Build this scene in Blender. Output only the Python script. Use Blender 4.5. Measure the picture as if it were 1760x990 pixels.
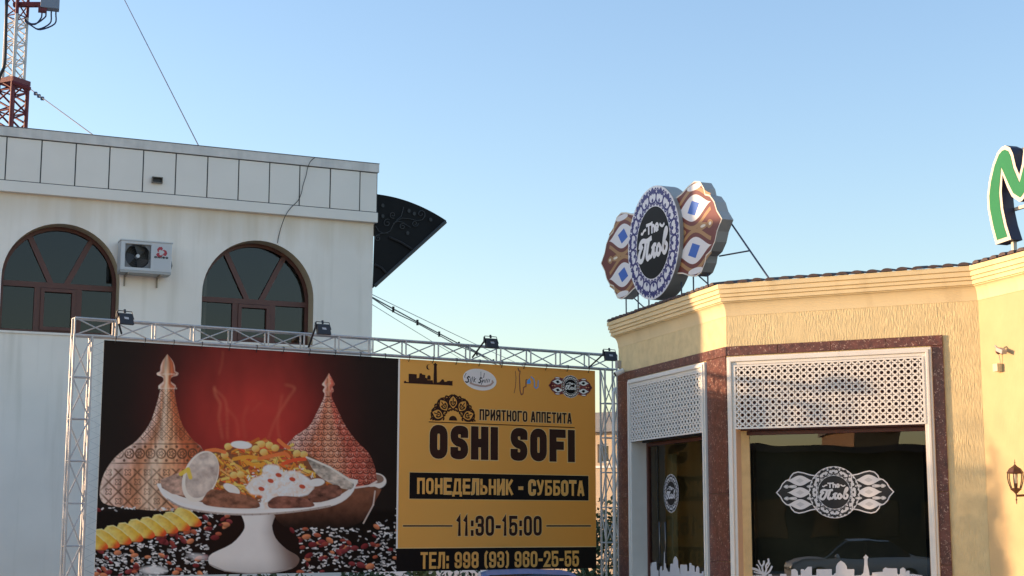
import bpy, bmesh, math, random
import numpy as np
from mathutils import Vector, Matrix
from mathutils.geometry import tessellate_polygon
rad = math.radians
random.seed(7)
for o in list(bpy.data.objects): bpy.data.objects.remove(o)
S = bpy.context.scene
COL = S.collection

# ------------------------------------------------------------------ camera
EYE = Vector((0, 0, 1.9))
FPX = 2634.0
PITCH, ROLL = rad(8.693), rad(0.0887)
_r0 = Vector((1, 0, 0)); FWD = Vector((0, math.cos(PITCH), math.sin(PITCH))); _u0 = Vector((0, -math.sin(PITCH), math.cos(PITCH)))
CX = _r0 * math.cos(ROLL) + _u0 * math.sin(ROLL)
CU = -_r0 * math.sin(ROLL) + _u0 * math.cos(ROLL)
cam = bpy.data.objects.new('camera', bpy.data.cameras.new('camera'))
COL.objects.link(cam)
m = Matrix.Identity(4)
for i in range(3):
    m[i][0] = CX[i]; m[i][1] = CU[i]; m[i][2] = -FWD[i]; m[i][3] = EYE[i]
cam.matrix_world = m
cam.data.sensor_width = 36; cam.data.lens = FPX / 1760 * 36
cam.data.clip_start = .05; cam.data.clip_end = 5000
S.camera = cam

# ------------------------------------------------------------------ light
SUN_LEFT, SUN_EL = rad(100.0), rad(6.2)          # measured from straight behind the camera, towards the left
TOSUN = Vector((-math.sin(SUN_LEFT) * math.cos(SUN_EL), -math.cos(SUN_LEFT) * math.cos(SUN_EL), math.sin(SUN_EL)))
W = bpy.data.worlds.new('World'); S.world = W; W.use_nodes = True
wn = W.node_tree.nodes; wl = W.node_tree.links
sky = wn.new('ShaderNodeTexSky'); sky.sky_type = 'NISHITA'; sky.sun_disc = False
sky.sun_elevation = SUN_EL; sky.sun_rotation = math.atan2(TOSUN.x, TOSUN.y)
sky.air_density = 1.25; sky.dust_density = .8; sky.ozone_density = 2.9; sky.altitude = 400
bg = wn['Background']; bg.inputs['Strength'].default_value = .15
wl.new(sky.outputs[0], bg.inputs['Color'])
sun = bpy.data.objects.new('sun', bpy.data.lights.new('sun', 'SUN')); COL.objects.link(sun)
sun.data.energy = 2.0; sun.data.angle = rad(.5); sun.data.color = (1, .755, .46)
sun.rotation_euler = TOSUN.to_track_quat('Z', 'Y').to_euler()
sun.location = (-20, 10, 30)
S.view_settings.view_transform = 'Standard'; S.view_settings.look = 'None'
S.view_settings.exposure = 1.78; S.view_settings.gamma = 1
S.view_settings.use_curve_mapping = False
S.view_settings.use_white_balance = True; S.view_settings.white_balance_temperature = 7000; S.view_settings.white_balance_tint = 25
S.render.engine = 'CYCLES'
S.cycles.max_bounces = 8; S.cycles.transparent_max_bounces = 16

# ------------------------------------------------------------------ helpers: frames
def ray(px, py):
    return FWD + CX * ((px - 880) / FPX) + CU * ((495 - py) / FPX)
def at_depth(px, py, Y):
    d = ray(px, py); return EYE + d * (Y / d.y)
class Frame:
    """a vertical plane: u to the right, v outwards (towards the viewer's side), z up"""
    def __init__(s, o, right):
        s.o = Vector((o[0], o[1], 0)); r = Vector((right[0], right[1], 0)).normalized()
        s.e = r; s.n = Vector((r.y, -r.x, 0))
    def pt(s, u, v, z):
        p = s.o + s.e * u + s.n * v; p.z = z; return p
    def hit(s, px, py, v=0.):
        d = ray(px, py); t = ((s.o + s.n * v - EYE).dot(s.n)) / d.dot(s.n)
        p = EYE + d * t
        return (p - s.o).dot(s.e), p.z
def direction(deg): return (math.sin(rad(deg)), math.cos(rad(deg)))
_d = direction(-62.18); K0 = at_depth(1249, 595, 16.0)
FR = Frame(K0, (-_d[0], -_d[1]))
_d = direction(-17.3); FA = Frame(K0, (-_d[0], -_d[1]))
_q = FR.hit(1689, 700)[0]; Q0 = FR.pt(_q, 0, 0)
FC = Frame(Q0, (-_d[0], -_d[1]))
FB = Frame(at_depth(179.1, 584.5, 17.0), direction(58.86))
FL = Frame(at_depth(250, 450, 23.0), direction(65.88))

# ------------------------------------------------------------------ helpers: meshes
class MB:
    def __init__(s): s.v = []; s.f = []; s.m = []; s.open = False
    def add(s, vs, fs, mi=0):
        b = len(s.v); s.v += [tuple(p) for p in vs]
        s.f += [tuple(i + b for i in f) for f in fs]; s.m += [mi] * len(fs)
        return s
    def box(s, F, u0, u1, v0, v1, z0, z1, mi=0):
        vs = [F.pt(u, v, z) for z in (z0, z1) for v in (v0, v1) for u in (u0, u1)]
        return s.add(vs, [(0, 1, 3, 2), (4, 6, 7, 5), (0, 4, 5, 1), (2, 3, 7, 6), (0, 2, 6, 4), (1, 5, 7, 3)], mi)
    def prism(s, F, pts, v0, v1, mi=0, back=True, holes=()):
        loops = [pts] + list(holes)
        tri = tessellate_polygon([[Vector((a, b, 0)) for a, b in l] for l in loops])
        flat = [p for l in loops for p in l]; n = len(flat)
        vs = [F.pt(a, v1, b) for a, b in flat]
        fs = []
        for t in tri:
            (x0, y0), (x1, y1), (x2, y2) = (flat[i] for i in t)
            fs.append(tuple(t) if (x1 - x0) * (y2 - y0) - (x2 - x0) * (y1 - y0) > 0 else tuple(reversed(t)))
        tri = fs[:]
        if not back: s.open = True
        if back:
            vs += [F.pt(a, v0, b) for a, b in flat]
            fs += [tuple(i + n for i in reversed(t)) for t in tri]
            k = 0
            for l in loops:
                c = len(l)
                for i in range(c):
                    j = (i + 1) % c
                    fs.append((k + i, k + j, n + k + j, n + k + i))
                k += c
        return s.add(vs, fs, mi)
    def flat(s, F, pts, v, mi=0): return s.prism(F, pts, 0, v, mi, back=False)
    def tube(s, pts, r, n=8, mi=0, cap=True):
        pts = [Vector(p) for p in pts]; vs = []; fs = []
        rs = r if isinstance(r, (list, tuple)) else [r] * len(pts)
        up = None
        for i, p in enumerate(pts):
            t = (pts[min(i + 1, len(pts) - 1)] - pts[max(i - 1, 0)]).normalized()
            if up is None:
                up = t.orthogonal().normalized()
            else:
                up = (up - t * up.dot(t)); up = up.normalized() if up.length > 1e-6 else t.orthogonal().normalized()
            w = t.cross(up)
            for k in range(n):
                a = 2 * math.pi * k / n
                vs.append(p + (up * math.cos(a) + w * math.sin(a)) * rs[i])
        for i in range(len(pts) - 1):
            for k in range(n):
                k2 = (k + 1) % n
                fs.append((i * n + k, i * n + k2, (i + 1) * n + k2, (i + 1) * n + k))
        if cap:
            fs.append(tuple(range(n - 1, -1, -1))); fs.append(tuple(range((len(pts) - 1) * n, len(pts) * n)))
        return s.add(vs, fs, mi)
    def lathe(s, c, prof, n=16, mi=0, axis=None, F=None):
        """prof: (radius, height) about a vertical axis at c"""
        vs = []; fs = []
        for r, h in prof:
            for k in range(n):
                a = 2 * math.pi * k / n
                vs.append((c[0] + r * math.cos(a), c[1] + r * math.sin(a), c[2] + h))
        for i in range(len(prof) - 1):
            for k in range(n):
                k2 = (k + 1) % n
                fs.append((i * n + k, i * n + k2, (i + 1) * n + k2, (i + 1) * n + k))
        return s.add(vs, fs, mi)
    def ribbon(s, F, pts, hw, v, closed=False, cap=0., mi=0):
        """a flat stroke along (u,z) points in plane F at height v, mitred"""
        s.open = True; p = []
        for a, b in pts:
            if not p or (Vector((a, b)) - p[-1]).length > hw * .02: p.append(Vector((a, b)))
        if closed and len(p) > 2 and (p[0] - p[-1]).length < hw * .02: p.pop()
        n = len(p)
        if n < 2: return s
        if cap and not closed:
            p[0] = p[0] + (p[0] - p[1]).normalized() * cap
            p[-1] = p[-1] + (p[-1] - p[-2]).normalized() * cap
        L = []; R = []
        for i in range(n):
            a = p[i - 1] if (i or closed) else None
            b = p[(i + 1) % n] if (i < n - 1 or closed) else None
            d1 = (p[i] - a).normalized() if a is not None else None
            d2 = (b - p[i]).normalized() if b is not None else None
            d1 = d1 or d2; d2 = d2 or d1
            n1 = Vector((-d1.y, d1.x)); n2 = Vector((-d2.y, d2.x)); mm = n1 + n2
            mm = mm.normalized() if mm.length > 1e-4 else n1
            k = min(1 / max(mm.dot(n1), .35), 2.2)
            L.append(p[i] + mm * hw * k); R.append(p[i] - mm * hw * k)
        vs = [F.pt(q.x, v, q.y) for q in L] + [F.pt(q.x, v, q.y) for q in R]
        fs = [(n + i, n + (i + 1) % n, (i + 1) % n, i) for i in range(n if closed else n - 1)]
        return s.add(vs, fs, mi)
    def sweep(s, path, prof, closed_prof=True, mi=0):
        """profile (v,z) along a plan path [(x,y)], v to the outside (right-hand of travel reversed as in Frame)"""
        P = [Vector((a[0], a[1])) for a in path]; n = len(P); vs = []; fs = []
        for i in range(n):
            d1 = (P[i] - P[i - 1]).normalized() if i else None
            d2 = (P[i + 1] - P[i]).normalized() if i < n - 1 else None
            d1 = d1 or d2; d2 = d2 or d1
            n1 = Vector((d1.y, -d1.x)); n2 = Vector((d2.y, -d2.x)); mm = (n1 + n2).normalized(); k = 1 / max(mm.dot(n1), .3)
            for v, z in prof:
                q = P[i] + mm * (v * k); vs.append((q.x, q.y, z))
        c = len(prof)
        for i in range(n - 1):
            for j in range(c if closed_prof else c - 1):
                j2 = (j + 1) % c
                fs.append((i * c + j, (i + 1) * c + j, (i + 1) * c + j2, i * c + j2))
        if closed_prof:
            fs.append(tuple(range(c))); fs.append(tuple(range((n - 1) * c, n * c))[::-1])
        return s.add(vs, fs, mi)

def setp(o, label=None, cat=None, group=None, kind=None):
    if label: o['label'] = label
    if cat: o['category'] = cat
    if group: o['group'] = group
    if kind: o['kind'] = kind
    return o
def link_child(o, parent):
    if parent is not None:
        o.parent = parent
        loc = Vector(parent['_loc']) if '_loc' in parent else Vector((0, 0, 0))
        o.matrix_parent_inverse = Matrix.Translation(-loc)
def ob(name, mb, mats, parent=None, smooth=False):
    me = bpy.data.meshes.new(name); me.from_pydata(mb.v, [], mb.f)
    mats = mats if isinstance(mats, (list, tuple)) else [mats]
    for q in mats: me.materials.append(q)
    if len(mats) > 1: me.polygons.foreach_set('material_index', mb.m)
    if smooth: me.polygons.foreach_set('use_smooth', [True] * len(me.polygons))
    me.update()
    bm = bmesh.new(); bm.from_mesh(me)
    if len(bm.faces) < 60000 and not mb.open: bmesh.ops.recalc_face_normals(bm, faces=bm.faces)
    bm.to_mesh(me); bm.free()
    o = bpy.data.objects.new(name, me); COL.objects.link(o)
    link_child(o, parent)
    return o
def thing(name, label, cat, loc, group=None):
    o = bpy.data.objects.new(name, None); COL.objects.link(o)
    o.location = loc; o['_loc'] = tuple(loc); o.empty_display_size = .2
    return setp(o, label, cat, group)
def finish_names():
    for o in bpy.data.objects:
        if '_loc' in o: del o['_loc']
def bevel(o, w=.004, seg=2):
    b = o.modifiers.new('bevel', 'BEVEL'); b.width = w; b.segments = seg; b.limit_method = 'ANGLE'; b.angle_limit = rad(40)
    return o
_ucyl = {}
def rod(name, a, b, r, mat, parent, n=8):
    """a tube shared between all rods of a material: unit cylinder stretched from a to b"""
    key = (mat.name, n)
    if key not in _ucyl:
        mb = MB(); mb.tube([(0, 0, 0), (0, 0, 1)], 1, n)
        me = bpy.data.meshes.new('rod'); me.from_pydata(mb.v, [], mb.f); me.materials.append(mat)
        me.polygons.foreach_set('use_smooth', [len(f) == 4 for f in mb.f]); me.update(); _ucyl[key] = me
    o = bpy.data.objects.new(name, _ucyl[key]); COL.objects.link(o)
    a = Vector(a); b = Vector(b); d = b - a
    q = d.to_track_quat('Z', 'Y').to_matrix().to_4x4()
    link_child(o, parent)
    o.matrix_basis = Matrix.Translation(a) @ q @ Matrix.Diagonal((r, r, d.length, 1))
    return o

# ------------------------------------------------------------------ helpers: materials
def lin(c):
    c = c / 255.; return c / 12.92 if c <= .04045 else ((c + .055) / 1.055) ** 2.4
def rgb(r, g, b, k=1.): return tuple(min(lin(x) * k, .92) for x in (r, g, b)) + (1,)
MATS = {}
def mat(name, col, rough=.6, metal=0., var=.0, vscale=3., bump=0., bscale=30., bdist=.01, stretch=(1, 1, 1), spec=.5, dirt=None):
    if name in MATS: return MATS[name]
    M = bpy.data.materials.new(name); M.use_nodes = True; MATS[name] = M
    N = M.node_tree.nodes; L = M.node_tree.links; b = N['Principled BSDF']
    col = tuple(col[:3]) + (1,)
    b.inputs['Base Color'].default_value = col; b.inputs['Roughness'].default_value = rough
    b.inputs['Metallic'].default_value = metal; b.inputs['Specular IOR Level'].default_value = spec
    if var or bump or dirt:
        tc = N.new('ShaderNodeTexCoord')
        geo = N.new('ShaderNodeNewGeometry')
    if var or dirt:
        nz = N.new('ShaderNodeTexNoise'); nz.inputs['Scale'].default_value = vscale; nz.inputs['Detail'].default_value = 6
        L.new(geo.outputs['Position'], nz.inputs['Vector'])
        mx = N.new('ShaderNodeMix'); mx.data_type = 'RGBA'
        mx.inputs['A'].default_value = tuple(c * (1 - var) for c in col[:3]) + (1,)
        mx.inputs['B'].default_value = tuple(min(c * (1 + var * .7), .95) for c in col[:3]) + (1,)
        rp = N.new('ShaderNodeMapRange'); rp.inputs['From Min'].default_value = .3; rp.inputs['From Max'].default_value = .7
        L.new(nz.outputs['Fac'], rp.inputs['Value']); L.new(rp.outputs['Result'], mx.inputs['Factor'])
        out = mx.outputs['Result']
        if dirt:
            # vertical run marks: noise stretched along z
            mp = N.new('ShaderNodeMapping'); mp.inputs['Scale'].default_value = (3.2, 3.2, .22)
            L.new(geo.outputs['Position'], mp.inputs['Vector'])
            n2 = N.new('ShaderNodeTexNoise'); n2.inputs['Scale'].default_value = 1.6; n2.inputs['Detail'].default_value = 7
            L.new(mp.outputs[0], n2.inputs['Vector'])
            r2 = N.new('ShaderNodeMapRange'); r2.inputs['From Min'].default_value = .52; r2.inputs['From Max'].default_value = .78
            r2.inputs['To Max'].default_value = dirt[1]
            L.new(n2.outputs['Fac'], r2.inputs['Value'])
            m2 = N.new('ShaderNodeMix'); m2.data_type = 'RGBA'; m2.inputs['B'].default_value = tuple(dirt[0][:3]) + (1,)
            L.new(out, m2.inputs['A']); L.new(r2.outputs['Result'], m2.inputs['Factor']); out = m2.outputs['Result']
        L.new(out, b.inputs['Base Color'])
    if bump:
        mp = N.new('ShaderNodeMapping'); mp.inputs['Scale'].default_value = stretch
        L.new(geo.outputs['Position'], mp.inputs['Vector'])
        n3 = N.new('ShaderNodeTexNoise'); n3.inputs['Scale'].default_value = bscale; n3.inputs['Detail'].default_value = 4
        L.new(mp.outputs[0], n3.inputs['Vector'])
        bp = N.new('ShaderNodeBump'); bp.inputs['Strength'].default_value = bump; bp.inputs['Distance'].default_value = bdist
        L.new(n3.outputs['Fac'], bp.inputs['Height']); L.new(bp.outputs[0], b.inputs['Normal'])
        if bump > .4:
            n4 = N.new('ShaderNodeTexNoise'); n4.inputs['Scale'].default_value = 2.3; n4.inputs['Detail'].default_value = 3; L.new(geo.outputs['Position'], n4.inputs['Vector'])
            r4 = N.new('ShaderNodeMapRange'); r4.inputs['From Min'].default_value = .35; r4.inputs['From Max'].default_value = .62; r4.inputs['To Min'].default_value = bump * .3; r4.inputs['To Max'].default_value = bump
            L.new(n4.outputs['Fac'], r4.inputs['Value']); L.new(r4.outputs['Result'], bp.inputs['Strength'])
    return M
def glass(name, tint, ior=1.6):
    M = bpy.data.materials.new(name); M.use_nodes = True; N = M.node_tree.nodes; L = M.node_tree.links
    N.remove(N['Principled BSDF'])
    fr = N.new('ShaderNodeFresnel'); fr.inputs['IOR'].default_value = ior
    tr = N.new('ShaderNodeBsdfTransparent'); tr.inputs['Color'].default_value = tuple(tint) + (1,)
    gl = N.new('ShaderNodeBsdfGlossy'); gl.inputs['Roughness'].default_value = .0
    mx = N.new('ShaderNodeMixShader')
    L.new(fr.outputs[0], mx.inputs[0]); L.new(tr.outputs[0], mx.inputs[1]); L.new(gl.outputs[0], mx.inputs[2])
    gm = N.new('ShaderNodeNewGeometry'); nz = N.new('ShaderNodeTexNoise'); nz.inputs['Scale'].default_value = 1.7; nz.inputs['Detail'].default_value = 1
    bp = N.new('ShaderNodeBump'); bp.inputs['Strength'].default_value = .06; bp.inputs['Distance'].default_value = .02
    L.new(gm.outputs['Position'], nz.inputs['Vector']); L.new(nz.outputs['Fac'], bp.inputs['Height']); L.new(bp.outputs[0], gl.inputs['Normal'])
    L.new(mx.outputs[0], N['Material Output'].inputs['Surface'])
    return M
def granite(name):
    M = bpy.data.materials.new(name); M.use_nodes = True; N = M.node_tree.nodes; L = M.node_tree.links; b = N['Principled BSDF']
    geo = N.new('ShaderNodeNewGeometry')
    nz = N.new('ShaderNodeTexNoise'); nz.inputs['Scale'].default_value = 14; nz.inputs['Detail'].default_value = 8; nz.inputs['Roughness'].default_value = .7
    L.new(geo.outputs['Position'], nz.inputs['Vector'])
    cr = N.new('ShaderNodeValToRGB'); e = cr.color_ramp.elements
    e[0].position = .3; e[0].color = (.055, .018, .015, 1); e[1].position = .70; e[1].color = (.20, .065, .045, 1)
    L.new(nz.outputs['Fac'], cr.inputs['Fac'])
    n2 = N.new('ShaderNodeTexNoise'); n2.inputs['Scale'].default_value = 46; n2.inputs['Detail'].default_value = 3; n2.inputs['Distortion'].default_value = 1.2
    L.new(geo.outputs['Position'], n2.inputs['Vector'])
    mr = N.new('ShaderNodeMapRange'); mr.inputs['From Min'].default_value = .60; mr.inputs['From Max'].default_value = .68
    L.new(n2.outputs['Fac'], mr.inputs['Value'])
    mx = N.new('ShaderNodeMix'); mx.data_type = 'RGBA'; mx.inputs['B'].default_value = (.50, .33, .25, 1)
    L.new(mr.outputs['Result'], mx.inputs['Factor']); L.new(cr.outputs['Color'], mx.inputs['A'])
    L.new(mx.outputs['Result'], b.inputs['Base Color']); b.inputs['Roughness'].default_value = .32
    bp = N.new('ShaderNodeBump'); bp.inputs['Strength'].default_value = .25; bp.inputs['Distance'].default_value = .003
    L.new(n2.outputs['Fac'], bp.inputs['Height']); L.new(bp.outputs[0], b.inputs['Normal'])
    return M
def painted(name, attr='print', rough=.45):
    M = bpy.data.materials.new(name); M.use_nodes = True; N = M.node_tree.nodes; L = M.node_tree.links; b = N['Principled BSDF']
    a = N.new('ShaderNodeVertexColor'); a.layer_name = attr
    L.new(a.outputs['Color'], b.inputs['Base Color']); b.inputs['Roughness'].default_value = rough
    b.inputs['Specular IOR Level'].default_value = .06
    return M

M_white = mat('white render', (.90, .80, .69), .85, var=.05, vscale=1.3, bump=.15, bscale=60, bdist=.004, dirt=((.50, .42, .30), .35))
def add_stain(M, z_at, drop, colr, amt):
    N = M.node_tree.nodes; L = M.node_tree.links; b = N['Principled BSDF']; src = b.inputs['Base Color'].links[0].from_socket
    g_ = N.new('ShaderNodeNewGeometry'); sx = N.new('ShaderNodeSeparateXYZ'); L.new(g_.outputs['Position'], sx.inputs[0])
    mp = N.new('ShaderNodeMapping'); mp.inputs['Scale'].default_value = (4.5, 4.5, .5); L.new(g_.outputs['Position'], mp.inputs['Vector'])
    nz = N.new('ShaderNodeTexNoise'); nz.inputs['Scale'].default_value = 1.3; nz.inputs['Detail'].default_value = 8; L.new(mp.outputs[0], nz.inputs['Vector'])
    ad = N.new('ShaderNodeMath'); ad.operation = 'MULTIPLY_ADD'; ad.inputs[1].default_value = drop * 1.6; L.new(nz.outputs['Fac'], ad.inputs[0]); L.new(sx.outputs['Z'], ad.inputs[2])
    mr = N.new('ShaderNodeMapRange'); mr.inputs['From Min'].default_value = z_at - drop + drop * .8; mr.inputs['From Max'].default_value = z_at + drop * .8; mr.inputs['To Max'].default_value = amt; L.new(ad.outputs[0], mr.inputs['Value'])
    mx = N.new('ShaderNodeMix'); mx.data_type = 'RGBA'; mx.inputs['B'].default_value = colr; L.new(src, mx.inputs['A']); L.new(mr.outputs['Result'], mx.inputs['Factor']); L.new(mx.outputs['Result'], b.inputs['Base Color'])
add_stain(M_white, 6.72, .55, (.66, .50, .32, 1), .55)
M_panel = mat('composite panel', (.82, .74, .645), .45, var=.03, vscale=2.)
M_coping = mat('coping sheet', (.68, .625, .56), .5, var=.10, vscale=6., dirt=((.34, .33, .31), .5))
M_joint = mat('panel joint', (.06, .06, .06), .8)
M_wood = mat('brown window frame', (.105, .030, .020), .45, var=.12, vscale=8)
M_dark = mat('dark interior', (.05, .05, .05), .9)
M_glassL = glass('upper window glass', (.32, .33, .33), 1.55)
M_glassR = glass('shop window glass', (.55, .55, .55), 2.05)
M_glassA = glass('corner window glass', (.82, .80, .74), 1.27)
M_black = mat('black plastic', (.012, .012, .013), .45)
M_alu = mat('aluminium tube', (.46, .455, .45), .45, .35, var=.12, vscale=20)
M_stucco = mat('combed yellow stucco', (.72, .57, .305), .9, var=.10, vscale=9, bump=1., bscale=80, bdist=.012, stretch=(1, 1, .22))
M_yellow = mat('smooth yellow render', (.74, .59, .335), .85, var=.06, vscale=2.5, bump=.2, bscale=80, bdist=.003, dirt=((.42, .29, .13), .35))
M_cream = mat('fine yellow stucco', (.57, .42, .22), .88, var=.06, vscale=5, bump=.45, bscale=40, bdist=.008, stretch=(1, 1, .35))
M_granite = granite('red brown granite')
M_frame = mat('white moulding', (.76, .73, .66), .5, var=.04, vscale=6, dirt=((.45, .42, .38), .25))
M_jamb = mat('peach jamb plaster', (.62, .46, .33), .8, var=.05)
M_tile = mat('dark roof tile', (.075, .045, .040), .7, var=.3, vscale=12)
M_steel = mat('blue grey steel', (.10, .12, .17), .5, .3)
M_red = mat('red mast paint', (.17, .016, .020), .55, var=.2, vscale=9)
M_mwhite = mat('white mast paint', (.62, .60, .56), .5, var=.1, vscale=9)

# ------------------------------------------------------------------ setting: ground
g = MB(); g.add([(-900, -900, 0), (900, -900, 0), (900, 900, 0), (-900, 900, 0)], [(0, 1, 2, 3)])
M_asph = mat('pale bounce ground', (.36, .35, .33), .9, var=.25, vscale=2.2, bump=.4, bscale=120, bdist=.006)  # unseen ground made pale to bounce more light onto the shaded walls
setp(ob('ground', g, M_asph), kind='structure')
M_pave = mat('paving', (.26, .25, .23), .85, var=.15, vscale=3)
pv = MB(); SP = [FA.pt(-3.6, 1.6, 0), FA.pt(.5, 1.6, 0), FR.pt(.6, 1.7, 0), FC.pt(-.6, 1.6, 0), FC.pt(17, 1.6, 0), FC.pt(17, -2, 0), FC.pt(0, -1, 0), FR.pt(0, -1.2, 0), FA.pt(-3.6, -1, 0)]
n_ = len(SP); pv.add([(p.x, p.y, .0) for p in SP] + [(p.x, p.y, .13) for p in SP], [tuple(range(n_, 2 * n_))] + [(i, (i + 1) % n_, n_ + (i + 1) % n_, n_ + i) for i in range(n_)])
setp(ob('pavement', pv, M_pave), kind='structure')

# ================================================================== the white building on the left
LB = thing('white_building', 'two storey white rendered building with panelled parapet and arched brown windows', 'building', FL.pt(0, 0, 0))
u_right = FL.hit(640.5, 480)[0]                       # right corner of the wall
s_of = lambda p: p.x * TOSUN.y * -1 + p.y * -TOSUN.x * -1
u_left = -8.9                                          # left corner, outside the picture: its edge throws the shade on the restaurant
z_sill = FL.hit(60, 570)[1]
z_trim0 = FL.hit(320, 356)[1]; z_trim0 = .5 * (FL.hit(2, 329, .08)[1] + FL.hit(643, 381, .08)[1])
z_trim1 = .5 * (FL.hit(2, 308.5, .08)[1] + FL.hit(643, 365.8, .08)[1])
z_cop0 = .5 * (FL.hit(2, 231.6, .08)[1] + FL.hit(643, 297.2, .08)[1])
z_cop1 = .5 * (FL.hit(2, 217, .1)[1] + FL.hit(643, 281, .1)[1])
def arch(uc, r, z0, z1, n=28, inset=0.):
    """outline of an arched opening: centre uc, half width r, sill z0, springing z1"""
    r2 = r - inset
    return [(uc - r2, z0 + inset), (uc + r2, z0 + inset)] + [(uc + r2 * math.cos(math.pi * k / n), z1 + r2 * math.sin(math.pi * k / n)) for k in range(n + 1)]
wins = []
for (xl, xr, xt, yt) in ((1.0, 204.7, 101.8, 384.0), (347.3, 539.0, 446.4, 413.5)):
    a = FL.hit(xl, 500)[0]; b = FL.hit(xr, 510)[0]; top = FL.hit(xt, yt)[1]
    r = (b - a) / 2; wins.append(((a + b) / 2, r, top - r))
step = wins[1][0] - wins[0][0]
allw = [(wins[0][0] - step * k, wins[0][1], wins[0][2]) for k in (2, 1)] + wins
wall = MB()
wall.prism(FL, [(u_left, 0), (u_right, 0), (u_right, z_trim1), (u_left, z_trim1)], -.36, 0, holes=[arch(c, r, z_sill, z) for c, r, z in allw])
wd = 9.
wall.box(FL, u_left, u_left + .25, -wd, -.25, 0, z_trim1); wall.box(FL, u_right - .25, u_right, -wd, -.25, 0, z_trim1)
wall.box(FL, u_left, u_right, -wd - .25, -wd, 0, z_trim1)
ob('wall', wall, M_white, LB)
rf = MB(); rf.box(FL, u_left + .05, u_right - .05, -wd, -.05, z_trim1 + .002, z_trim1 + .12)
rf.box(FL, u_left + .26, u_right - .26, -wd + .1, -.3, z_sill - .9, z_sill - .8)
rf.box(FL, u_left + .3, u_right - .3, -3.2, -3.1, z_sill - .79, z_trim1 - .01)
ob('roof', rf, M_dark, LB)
led = MB(); led.box(FL, u_left - .01, u_right + .01, .001, .022, z_sill - .035, z_sill - .004)
ob('string_course', led, M_white, LB)
# parapet: backing, each panel, trim and coping
u_pl = u_left + 2.0  # unseen end of the parapet cut short so sun reaches the rooftop sign
par = ob('parapet', MB().box(FL, u_pl - .04, u_right + .035, -.30, .06, z_trim0 + .004, z_cop1 - .01), M_joint, LB)
tr = MB(); tr.box(FL, u_pl - .05, u_right + .045, -.2, .085, z_trim0, z_trim1)
bevel(ob('trim', tr, M_panel, par), .006)
cp = MB(); cp.box(FL, u_pl - .055, u_right + .05, -.36, .10, z_cop0, z_cop1)
ob('coping', cp, M_coping, par)
cp2 = MB(); cp2.box(FL, u_pl - .06, u_right + .055, -.37, .105, z_cop1 + .001, z_cop1 + .012)
ob('coping_edge', cp2, mat('dark flashing', (.11, .11, .12), .6, var=.2, vscale=5), par)
jx = [(10.5, 270), (71, 274), (130, 280), (188, 286), (246, 292), (302, 298), (356.5, 304), (410, 309), (463, 314), (515, 319), (567.5, 325), (618.5, 330)]
ju = [FL.hit(x, y, .075)[0] for x, y in jx]
pitch = (ju[5] - ju[0]) / 5
ju = [ju[0] - pitch * k for k in range(20, 0, -1) if ju[0] - pitch * k > u_pl + .1] + ju
edges = [u_pl - .035] + ju + [u_right + .03]
for a, b in zip(edges, edges[1:]):
    t = random.uniform(-.003, .003)
    bevel(ob('panel', MB().box(FL, a + .009, b - .009, .061, .074 + t, z_trim1 + .012, z_cop0 - .014), M_panel, par), .003)
# drain outlet in the parapet
du, dz = FL.hit(270, 310, .09)
sp = ob('drain_spout', MB().box(FL, du - .075, du + .075, .078, .13, dz - .045, dz - .035).box(FL, du - .08, du - .07, .078, .13, dz - .045, dz + .045).box(FL, du + .07, du + .08, .078, .13, dz - .045, dz + .045).box(FL, du - .08, du + .08, .078, .135, dz + .035, dz + .047), mat('rusty zinc', (.22, .19, .15), .6, .3, var=.3), LB)
ob('opening', MB().box(FL, du - .069, du + .069, .0785, .084, dz - .034, dz + .034), M_black, sp)  # solid black plate, its colour standing in for the dark inside the outlet
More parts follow.
